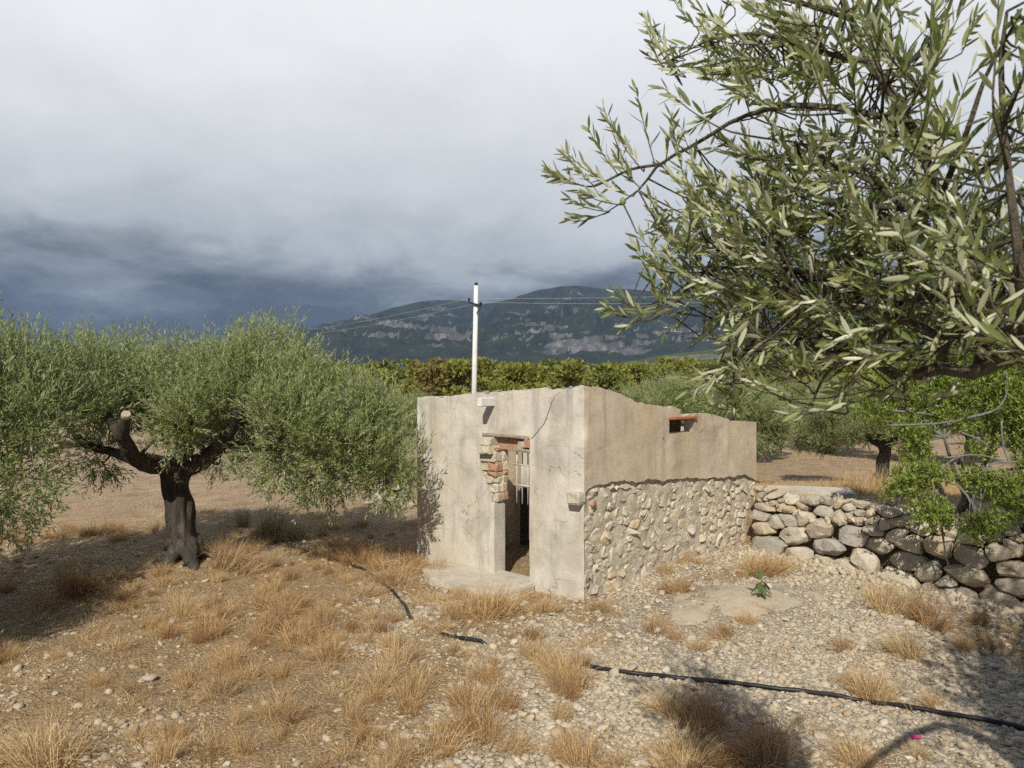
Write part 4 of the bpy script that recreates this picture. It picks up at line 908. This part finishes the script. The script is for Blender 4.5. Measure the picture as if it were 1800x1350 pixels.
# ---------------------------------------------------------------- mastic bush sprawling over the wall
mb = np.array([*(WB-WD*2.3+WN*.75), 0.]); mb[2] = float(gh(mb[0], mb[1]))-.02
ms_ = thing('mastic_bush', 'sprawling mastic bush with bright green leaves and bare grey stems over the wall', 'bush', tuple(mb))
def bush_dep(px): return 8.7-(px-1500)/300*.6
mc = []
for px, py, dy, r in [(1535, 725, .2, .20), (1560, 690, .3, .20), (1590, 660, .6, .26), (1640, 665, .5, .3), (1620, 715, .3, .26), (1690, 690, .4, .3), (1740, 640, .5, .3), (1690, 640, .8, .3), (1770, 690, .2, .28), (1800, 640, .4, .35), (1600, 765, .1, .2), (1610, 800, .1, .14), (1660, 735, .3, .22),
                      (1605, 845, -.25, .19), (1640, 840, -.2, .17), (1575, 865, -.3, .12), (1635, 905, -.45, .18), (1650, 920, -.45, .12), (1720, 850, -.2, .14), (1770, 870, -.2, .24), (1800, 890, -.2, .24), (1735, 925, -.5, .14), (1715, 940, -.5, .12), (1800, 760, .1, .26), (1740, 760, .3, .2), (1720, 800, .1, .13), (1850, 720, 0, .4), (1860, 820, -.1, .35), (1900, 660, .2, .45)]:
    mc.append((P(px, py, bush_dep(px)+dy)-mb, r*1.2))
B, D = [], []
for c, r in mc:
    n = int(1100*r*r*4*.8); q = nrm(R.normal(size=(n, 3))); p = c+q*(R.random(n)**.5*r)[:, None]*np.array([1, 1, .8]); B.append(p); D.append(nrm(q*.45+np.array([0, 0, .8])+R.normal(0, .35, (n, 3))))
B = np.concatenate(B); D = np.concatenate(D)
shm = shoots(B, D, R.uniform(.05, .1, len(B)), 8, .055, .02, .8, .35)
tag(link('foliage', leaves('foliage', *shm, M['mastic'], .08), ms_), kind='stuff'); print('mastic leaves', len(shm[0]))
st = []
root = np.array([0, 0, 0.]); hub = [P(1690, 800, 8.35)-mb, P(1730, 830, 8.3)-mb, P(1640, 830, 8.5)-mb, P(1770, 720, 8.3)-mb, P(1660, 770, 8.5)-mb]
for h in hub: st.append(([root+R.normal(0, .08, 3)*[1, 1, .2], (root+h)/2+R.normal(0, .05, 3), h], [.035, .026, .018]))
for c, r in mc:
    h = min(hub, key=lambda q: np.linalg.norm(q-c)); m_ = (h+c)/2+R.normal(0, .09, 3); st.append(([h, m_, c], [.017, .012, .004]))
    for _ in range(1): st.append(([m_, (m_+c)/2+R.normal(0, .08, 3), c+R.normal(0, .12, 3)], [.009, .006, .003]))
for a in [[(1560, 748), (1640, 745), (1690, 738)], [(1570, 722), (1620, 726), (1640, 730)], [(1700, 735), (1750, 720), (1770, 690), (1768, 650)], [(1680, 850), (1705, 880), (1700, 915), (1680, 920), (1650, 910)], [(1655, 920), (1660, 960), (1668, 1000)], [(1725, 850), (1722, 890), (1700, 915)],
          [(1660, 805), (1720, 800), (1780, 815)], [(1640, 840), (1680, 805), (1730, 800)], [(1720, 845), (1745, 815), (1790, 812)], [(1600, 935), (1620, 915), (1640, 900)], [(1750, 830), (1770, 850), (1775, 855)], [(1690, 760), (1725, 775), (1740, 790)], [(1760, 740), (1765, 790), (1785, 830)]]:
    st.append(([P(x, y, bush_dep(x)-.25)-mb for x, y in a], [.012, .010, .006]))
link('stems', tubes('stems', [(spline(p, 12), np.interp(np.linspace(0, 1, 12), np.linspace(0, 1, len(r)), r)) for p, r in st], M['greytwig'], 7, .12), ms_)

# ---------------------------------------------------------------- pines on the skyline
def pine_mesh(seed):
    g = np.random.default_rng(seed); lobes = []
    H = 7.0
    for _ in range(16):
        z = g.uniform(2.6, 6.6); rad = (1.9 if z < 5 else 1.2)*g.uniform(.3, 1); a = g.uniform(0, 6.28); lobes.append((np.array([math.cos(a)*rad, math.sin(a)*rad, z]), g.uniform(.6, 1.1)))
    P_, N_ = [], []
    for c, r in lobes:
        n = int(75*r*r)+20; q = nrm(g.normal(size=(n, 3))); P_.append(c+q*(g.random(n)**.35*r)[:, None]*np.array([1, 1, .62])); N_.append(q)
    p = np.concatenate(P_); d = nrm(np.concatenate(N_)*.6+np.array([0, 0, .5])+g.normal(0, .5, (len(p), 3)))
    return p, d, lobes
pv = []
for i in range(4):
    p, d, lobes = pine_mesh(500+i); n = nrm(R.normal(size=(len(p), 3)))
    cm = leaves('crown', p, d, n, R.uniform(.35, .6, len(p)), R.uniform(.22, .36, len(p)), M['pine'], .1)
    tm = tubes('trunk', [(spline([(0, 0, -.6), (.1, .05, 2.5), (0, .1, 5.8)], 8), np.linspace(.17, .05, 8))]+[(spline([(0.05, .05, 2+.2*j), tuple(l[0]*.6+np.array([0, 0, 1.2])), tuple(l[0])], 6), np.linspace(.06, .02, 6)) for j, l in enumerate(lobes[:10])], M['pinebark'], 6)
    cms = []
    for mk in ('pine', 'pine_dark', 'pine_brown'): c2 = cm.copy(); c2.materials.clear(); c2.materials.append(M[mk]); cms.append(c2)
    pv.append((cms, tm))
def pine_at(px, Yd, s_, k, rz, tone):
    X = (px-900)/F*Yd; s_ = (CAM_H+(HOR-s_)/F*Yd-float(gh(X, Yd)))/7.0; o = thing('pine_tree', ['yellow-green pine', 'dark green pine', 'red-tinged tree'][tone]+' in the belt of trees below the mountain', 'pine tree', (X, Yd, float(gh(X, Yd))), ['yellow-green pines', 'dark green pines', 'red-tinged trees'][tone]+' below the mountain'); o.scale = (s_*1.1, s_*1.1, s_); o.rotation_euler = (0, 0, rz)
    link('crown', pv[k][0][tone], o)['kind'] = 'stuff'; link('trunk', pv[k][1], o)
for i in range(230):
    Yd = 58+130*R.random()**1.2; pine_at(R.uniform(500, 1800), Yd, R.uniform(632, 660), int(R.integers(4)), R.uniform(0, 6), [0, 0, 0, 1][int(R.integers(4))])
for px, Yd, s_ in [(772, 62, 634), (748, 66, 642), (800, 64, 640)]: pine_at(px, Yd, s_, 1, px, 2)
pine_at(1066, 50, 652, 2, 1.0, 1)
# denser wood behind them, one mass
V0 = np.empty(len(pv[0][0][0].vertices)*3, np.float32); pv[0][0][0].vertices.foreach_get('co', V0); V0 = V0.reshape(-1, 3); F0 = np.empty(len(pv[0][0][0].polygons)*3, np.int32); pv[0][0][0].loops.foreach_get('vertex_index', F0); F0 = F0.reshape(-1, 3)
k3 = R.permutation(len(V0)//4)[:260]; vm = np.concatenate([V0[k*4:k*4+4] for k in k3]); tri = (np.arange(len(k3))[:, None, None]*4+np.array([[0, 1, 2], [0, 2, 3]])[None]).reshape(-1, 3)
Vs, Fs, kk = [], [], 0
for i in range(420):
    Yd = R.uniform(180, 420); X = R.uniform(-.75, .75)*Yd; s_ = R.uniform(.85, 1.2); a = R.uniform(0, 6.28); rot = np.array([[math.cos(a), -math.sin(a), 0], [math.sin(a), math.cos(a), 0], [0, 0, 1]])
    Vs.append((vm*1.25*s_)@rot.T+np.array([X, Yd, float(gh(X, Yd))-1.0])); Fs.append(tri+kk); kk += len(vm)
Vs = np.concatenate(Vs)
tag(link('pine_wood', npmesh('pine_wood', Vs, np.concatenate(Fs), [M['pine']], False, {'rnd': np.repeat(R.random(len(Vs)//4), 4)})), 'dense pine wood stretching away at the foot of the mountain', 'wood', kind='stuff')

# ---------------------------------------------------------------- utility pole and wires
PY = 40.0; pbx = (832-900)/F*PY; pz = float(gh(pbx, PY))
pole = thing('utility_pole', 'white wooden utility pole with small crossarm rising behind the hut', 'utility pole', (pbx, PY, pz))
pb = np.array([pbx, PY, pz]); ptop = P(837, 502, PY)-pb
v, q, t_ = tube(np.array([[0, 0, -.4], ptop*.5, ptop]), [.15, .135, .115], 14); link('post', npmesh('post', v, [q, t_], [M['pole']]), pole)
v, q, t_ = tube(np.array([ptop, ptop+[0, 0, .13], ptop+[0, 0, .17]]), [.09, .09, .05], 10); link('cap', npmesh('cap', v, [q, t_], [M['black']]), pole)
ca = [P(824.5, 531, PY-.2)-pb, P(845, 538, PY-.2)-pb]; v, q, t_ = tube(np.array(ca), .05, 8); arm = link('crossarm', npmesh('crossarm', v, [q, t_], [M['black']]), pole)
for e in ca:
    v, q, t_ = tube(np.array([e+[0, 0, .0], e+[0, 0, .10], e+[0, 0, .12], e+[0, 0, .22]]), [.035, .035, .075, .05], 10); link('insulator', npmesh('insulator', v, [q, t_], [M['black']]), pole)
v, q, t_ = tube(np.array([P(845, 540, PY-.2)-pb, P(838, 550, PY-.15)-pb]), .03, 6); link('brace', npmesh('brace', v, [q, t_], [M['black']]), pole)
for lab, a, far_l, far_r in [('thin overhead wire hung from the left insulator of the pole', ca[0]+[0, 0, .2], (300, 583, 75), (1900, 478, 33)), ('thin overhead wire hung from the right insulator of the pole', ca[1]+[0, 0, .2], (300, 590, 75), (1900, 500, 33))]:
    e = a+pb; l = P(*far_l); r_ = P(*far_r); t = np.linspace(0, 1, 20)[:, None]
    w1 = l+(e-l)*t; w1[:, 2] -= 1.0*(4*t*(1-t))[:, 0]; w2 = e+(r_-e)*t; w2[:, 2] -= .35*(4*t*(1-t))[:, 0]
    v, q, t_ = tube(np.vstack([w1, w2[1:]]), .0042, 5); tag(link('overhead_wire', npmesh('overhead_wire', v, [q, t_], [M['wire']])), lab, 'wire')

# ---------------------------------------------------------------- hose, stake, sapling, small things
hp = [(1990, 1330), (1900, 1308), (1800, 1286), (1700, 1266), (1600, 1249), (1500, 1233), (1400, 1219), (1300, 1207), (1200, 1197), (1120, 1188), (1060, 1180), (1025, 1173), (960, 1157), (905, 1142), (850, 1131), (800, 1123), (762, 1112), (735, 1100), (720, 1086), (712, 1068), (690, 1042), (660, 1018), (640, 1004), (590, 985), (540, 970), (500, 956)]
hpts = np.array([G(*p) for p in hp]); hs = spline(hpts, 260); hpx = 900+F*hs[:, 0]/hs[:, 1]; hs[:, 2] = gh(hs[:, 0], hs[:, 1])+.020+.008*vnoise(np.arange(260)*.12, 0, 0, 4)-.06*(ss(846, 862, hpx)*(1-ss(1015, 1030, hpx))+ss(724, 732, hpx)*(1-ss(765, 780, hpx)))   # partly buried
v, q, t_ = tube(hs, .0165, 10); tag(link('irrigation_hose', npmesh('irrigation_hose', v, [q, t_], [M['hose']])), 'long black plastic irrigation hose snaking across the stony ground', 'hose')
sk = P(1583, 862, 15.0); sk[2] = float(gh(sk[0], sk[1])); stp = P(1579, 722, 15.0)
v, q, t_ = tube(np.array([sk-[0, 0, .2], (sk+stp)/2, stp]), .022, 8); tag(link('metal_stake', npmesh('metal_stake', v, [q, t_], [M['rust']])), 'thin rusty metal stake standing upright on the far field', 'stake')
g0 = G(1338, 1052); g0[2] += .05
sap = thing('sapling', 'small wilting green seedling growing out of the sand heap', 'plant', tuple(g0))
v, q, t_ = tube(np.array([[0, 0, -.08], [.005, 0, .06], [0, .005, .15]]), [.006, .005, .003], 6); link('stem', npmesh('stem', v, [q, t_], [M['sapling']], True, {'rnd': np.full(len(v), .5)}), sap)
sv = [make_leaf(40+i) for i in range(3)]; slm = [npmesh('leaf', V_, F_, [M['sapling']], True, {'rnd': np.full(len(V_), .3+.3*i)}) for i, (V_, F_) in enumerate(sv)]
for i in range(13):
    a = i*2.4; d = np.array([math.cos(a)*.7, math.sin(a)*.7, -.75 if i < 9 else .4]); Fm_ = frame(nrm(d), np.array([math.cos(a), math.sin(a), .6])); o = link('leaf', slm[i % 3], sap)
    A = Fm_*np.array([.05, .14, .05]); o.matrix_local = Matrix(np.vstack([np.c_[A, np.array([0, 0, .07+.007*i])+d*[.02, .02, 0]], [0, 0, 0, 1]]).tolist())
g1 = G(1611, 1303); pk = tube(np.array([[0, 0, 0], [0, 0, .012], [0, 0, .016]]), [.034, .034, .028], 16)
o = link('bottle_cap', npmesh('bottle_cap', pk[0], [pk[1], pk[2]], [M['pink']])); o.location = g1+[0, 0, .018]; o.rotation_euler = (-.75, .1, 0); tag(o, 'round pink plastic cap lying among pebbles below the hose', 'cap')
tile_me = rock_mesh('tile_shard', M['tile'], 700, .35, .15, False, .8)
for px, py, Yd, w, lab in [(1402, 879, 10.15, .10, 'orange tile shard lying on the pale rubble of the wall top'), (1392, 874, 10.3, .07, 'small tile shard lying next to the larger one on the wall'), (1788, 912, 8.0, .13, 'curved terracotta shard lying on the wall under the mastic bush')]:
    p = P(px, py, Yd); o = link('tile_shard', tile_me); o.location = p; o.scale = (w, w*.8, w*.5); o.rotation_euler = (.2, .1, R.uniform(0, 3)); tag(o, lab, 'tile shard')

# ---------------------------------------------------------------- dry grass
def tuft_mesh(name, seed, n, h, spread, mat, bw=.0042, lean=.55):
    g = np.random.default_rng(seed); n = int(n*g.uniform(.45, 1.15)); lean *= g.uniform(.7, 1.5); wind = g.normal(0, .22, 2); a = g.uniform(0, 6.283, n); r0 = spread*.35*np.sqrt(g.random(n)); b = np.c_[np.cos(a)*r0, np.sin(a)*r0, np.full(n, -.02)]
    a2 = a+g.normal(0, .6, n); out = np.c_[np.cos(a2), np.sin(a2), np.zeros(n)]; L_ = h*(.3+.85*g.random(n)**1.3); le_ = np.abs(g.normal(0, lean, n))
    d = nrm(out*le_[:, None]+[wind[0], wind[1], 1.0]+g.normal(0, .12, (n, 3))); sid = nrm(np.cross(d, g.normal(size=(n, 3)))); w = bw*g.uniform(.6, 1.4, n)[:, None]
    mid_ = b+d*(L_*.55)[:, None]; mid_ = mid_+g.normal(0, .012, (n, 3)); tip = b+d*L_[:, None]+g.normal(0, .03, (n, 3))+out*(le_*L_*.35)[:, None]-np.c_[np.zeros((n, 2)), le_*L_*.18]
    V = np.stack([b-sid*w, b+sid*w, mid_-sid*w*.8, mid_+sid*w*.8, tip], 1).reshape(-1, 3); i = np.arange(n)[:, None]*5
    return npmesh(name, V, [np.hstack([i, i+1, i+3, i+2]), np.hstack([i+2, i+3, i+4])], [mat], False, {'rnd': np.repeat(g.random(n), 5)})
TU = {'straw': [tuft_mesh('grass_tuft', 800+i, 420, .30, .26, M['straw'], .0017, .55) for i in range(12)], 'rusty': [tuft_mesh('grass_tuft', 820+i, 430, .30, .24, M['rusty_straw'], .0018, .48) for i in range(5)],
      'green': [tuft_mesh('grass_tuft', 840+i, 300, .34, .24, M['green_straw'], .002, .25) for i in range(2)], 'low': [tuft_mesh('grass_tuft', 850+i, 150, .15, .32, M['straw'], .0016, 1.1) for i in range(5)]}
hose2 = hs[:, :2]
def tuft_label(p, kind):
    x, y = p[0], p[1]; c = {'straw': 'straw-coloured grass tuft', 'rusty': 'rusty brown grass tuft', 'green': 'grey-green grass clump', 'low': 'low sparse dry grass tuft'}[kind]
    w = (x-CX)*N1[0]+(y-CY)*N1[1]; a = (x-CX)*U1[0]+(y-CY)*U1[1]; w2 = (x-CX)*N2[0]+(y-CY)*N2[1]; dwall = -((x-WB[0])*WN[0]+(y-WB[1])*WN[1])
    if dwall < 0 and x > 2.5: z_ = 'on the field behind the dry-stone wall'
    elif 0 < dwall < 1.0 and x > 2.5: z_ = 'at the foot of the dry-stone wall'
    elif np.min(np.linalg.norm(hose2-p[:2], axis=1)) < .35: z_ = 'right beside the black hose'
    elif 0 < w < 1.4 and -.3 < a < 3: z_ = 'in front of the hut doorway wall'
    elif 0 < w2 < 1.2 and 0 < (x-CX)*U2[0]+(y-CY)*U2[1] < 4: z_ = 'below the rubble side wall'
    elif math.hypot(x+4, y-9.4) < 1.9: z_ = 'around the trunk of the gnarled olive'
    elif y > 9.2: z_ = 'on the bare ground left of the hut'
    elif x > .2 and y < 8: z_ = 'growing out of the pale gravel'
    else: z_ = 'on the brown earth left of the gravel'
    return c+' '+z_
def tuft(px, py, hpx, kind='straw', jx=1.0):
    p = G(px, py)
    if in_hut(p[0], p[1], .03): return
    put_tuft(p, hpx/F*p[1], kind, jx)
def put_tuft(p, h, kind, jx=1.0):
    src = TU[kind]; o = link('grass_tuft', src[int(R.integers(len(src)))]); base = .15 if kind == 'low' else .3; s_ = h/base
    o.location = p; o.scale = (s_*jx*R.uniform(.75, 1.3), s_*jx*R.uniform(.75, 1.3), s_); o.rotation_euler = (R.normal(0, .1), R.normal(0, .1), R.uniform(0, 6)); lab = (('tall ' if h > .36 else 'small ' if h < .2 else '') if kind != 'low' else '')+tuft_label(p, kind); tag(o, lab, 'grass', lab.replace(' tuft', ' tufts').replace(' clump', ' clumps'))
for x, y, h in [(75, 1070, 62), (320, 1080, 55), (492, 1085, 55), (690, 1025, 62), (410, 1180, 72), (365, 1115, 60), (525, 1135, 62), (580, 1160, 58), (645, 1130, 42), (690, 1135, 45), (490, 1190, 40), (490, 1255, 66), (720, 1250, 72), (665, 1205, 66), (770, 1320, 92), (830, 1280, 92), (850, 1195, 62),
                (850, 1085, 76), (875, 1082, 66), (822, 1085, 60), (800, 1080, 45), (700, 1168, 60), (645, 1295, 55), (695, 1338, 70), (370, 1322, 62), (285, 1338, 66), (240, 1300, 55), (90, 1348, 105), (60, 1345, 90), (430, 1320, 50), (490, 1298, 48), (620, 1250, 42), (820, 1240, 66), (735, 1210, 55),
                (1005, 1210, 86), (985, 1190, 72), (950, 1165, 52), (925, 1150, 45), (985, 1262, 45), (1185, 1252, 66), (1200, 1345, 95), (1020, 1345, 85), (1000, 1335, 60), (1510, 1345, 72), (1540, 1232, 82), (1525, 1225, 60), (1565, 1075, 80), (1595, 1155, 76), (1340, 1012, 58), (1355, 1005, 50), (1320, 1000, 40), (1315, 1095, 32), (1645, 1245, 42),
                (650, 1090, 35), (610, 1060, 30), (880, 1240, 70), (860, 1300, 80), (900, 1320, 60), (1540, 1060, 50), (1690, 1140, 40), (1610, 1330, 50)]:
    tuft(x, y, h, 'straw')
for x, y, h in [(765, 1010, 42), (625, 985, 52), (650, 990, 40), (400, 1000, 66), (385, 985, 50), (1235, 1282, 85), (1335, 1345, 100), (1350, 1335, 90), (1270, 1350, 70), (1190, 1042, 42), (1205, 1040, 30), (1640, 1105, 70), (1620, 1090, 55), (135, 1050, 72), (150, 1048, 62), (15, 1040, 40), (1225, 1260, 50)]:
    tuft(x, y, h, 'rusty')
for x, y, h in [(475, 950, 66), (462, 952, 60), (530, 950, 55), (120, 1040, 60), (430, 925, 40)]: tuft(x, y, h, 'green')
for x, y, h in [(1480, 870, 60), (1500, 872, 66), (1525, 874, 60), (1550, 876, 66), (1460, 868, 40), (1440, 862, 34), (1410, 858, 34), (1380, 856, 34), (1350, 855, 34), (1575, 876, 56), (1600, 878, 56), (1540, 862, 40), (1490, 860, 36), (1520, 855, 44), (1420, 852, 26), (1365, 850, 26), (1395, 846, 22), (1450, 850, 28), (1620, 870, 50), (1650, 872, 46)]:
    Yd = 11.9-(x-1350)/300*.9+R.uniform(0, 1.2); X = (x-900)/F*Yd; put_tuft(np.array([X, Yd, float(gh(X, Yd))]), h/F*Yd*.8, 'straw', .9)
taken = 0
for _ in range(900):
    if taken >= 110: break
    px, py = R.uniform(-20, 1820), 900+450*R.random()**.8
    p = G(px, py)
    g_ = float(gravel_amount(p[0], p[1])); dwl = (p[0]-WB[0])*WN[0]+(p[1]-WB[1])*WN[1]
    if in_hut(p[0], p[1], .1) or dwl > -.15 or (p[0] > 1 and R.random() < .75) or R.random() < g_*.6: continue
    tuft(px, py, R.uniform(.11, .2)/p[1]*F, ['low', 'low', 'low', 'straw', 'rusty'][int(R.integers(5))]); taken += 1
# straw litter and short dry grass: uncountable
lit_src = [tuft_mesh('litter', 900+i, 26, .12, .12, M['straw'], .0015, 1.6) for i in range(5)]+[tuft_mesh('litter', 910+i, 22, .12, .14, M['rusty_straw'], .0015, 1.9) for i in range(2)]
X, Y = ground_pts(30000, 4.2, 17, lambda x, y: np.clip((1.05-gravel_amount(x, y))*.9*(1-.5*ss(12, 15, y)), .03, 1))
r = R.uniform(.5, 1.25, len(X)); tag(scatter('grass_litter', lit_src, np.c_[X, Y, gh(X, Y)], np.c_[R.normal(0, .15, (len(X), 2)), R.uniform(0, 6.3, len(X))], np.c_[r, r, r*.8]), 'short dry grass and straw litter covering the brown earth', 'grass'); print('litter', len(X))
X, Y = ground_pts(6000, 4.2, 12, lambda x, y: np.clip((.9-gravel_amount(x, y))*1.5*np.clip(fbm(x*1.3, y*1.3, 0, 91, 3)+.25, 0, 1), .0, 1))
r = R.uniform(.35, 1.0, len(X)); tag(scatter('matted_grass', TU['low']+TU['straw'][:2]+TU['rusty'][:1], np.c_[X, Y, gh(X, Y)], np.c_[R.normal(0, .25, (len(X), 2)), R.uniform(0, 6.3, len(X))], np.c_[r, r, r*.75]), 'thin matted dry grass spreading between the larger tufts', 'grass'); print('matted', len(X))
fx = R.uniform(3.4, 26, 9000); fy = R.uniform(10.8, 34, 9000); k = (fx/fy < .8) & (fx/fy > .3); fx, fy = fx[k], fy[k]; r = R.uniform(.6, 1.5, len(fx))
tag(scatter('field_grass', lit_src, np.c_[fx, fy, gh(fx, fy)], np.c_[np.zeros((len(fx), 2)), R.uniform(0, 6.3, len(fx))], np.c_[r, r, r]), 'thin pinkish dry grass over the field behind the wall', 'grass')

# ---------------------------------------------------------------- haze
t = bpy.data.materials.new('haze_air'); t.use_nodes = True; N = t.node_tree.nodes; N.clear(); ou = N.new('ShaderNodeOutputMaterial'); pvn = N.new('ShaderNodeVolumePrincipled')
pvn.inputs['Color'].default_value = (.31, .48, .80, 1); pvn.inputs['Density'].default_value = 1.0e-4; pvn.inputs['Anisotropy'].default_value = 0
t.node_tree.links.new(pvn.outputs[0], ou.inputs['Volume'])
bm = bmesh.new(); bmesh.ops.create_cube(bm, size=1); me = bpy.data.meshes.new('haze'); bm.to_mesh(me); bm.free(); me.materials.append(t)
hz = tag(link('haze', me), kind='stuff'); hz.scale = (12400, 12400, 660); hz.location = (0, 0, 310)
print('objects', len(bpy.data.objects), 'tris', sum(len(m.loops)-2*len(m.polygons) for m in bpy.data.meshes))
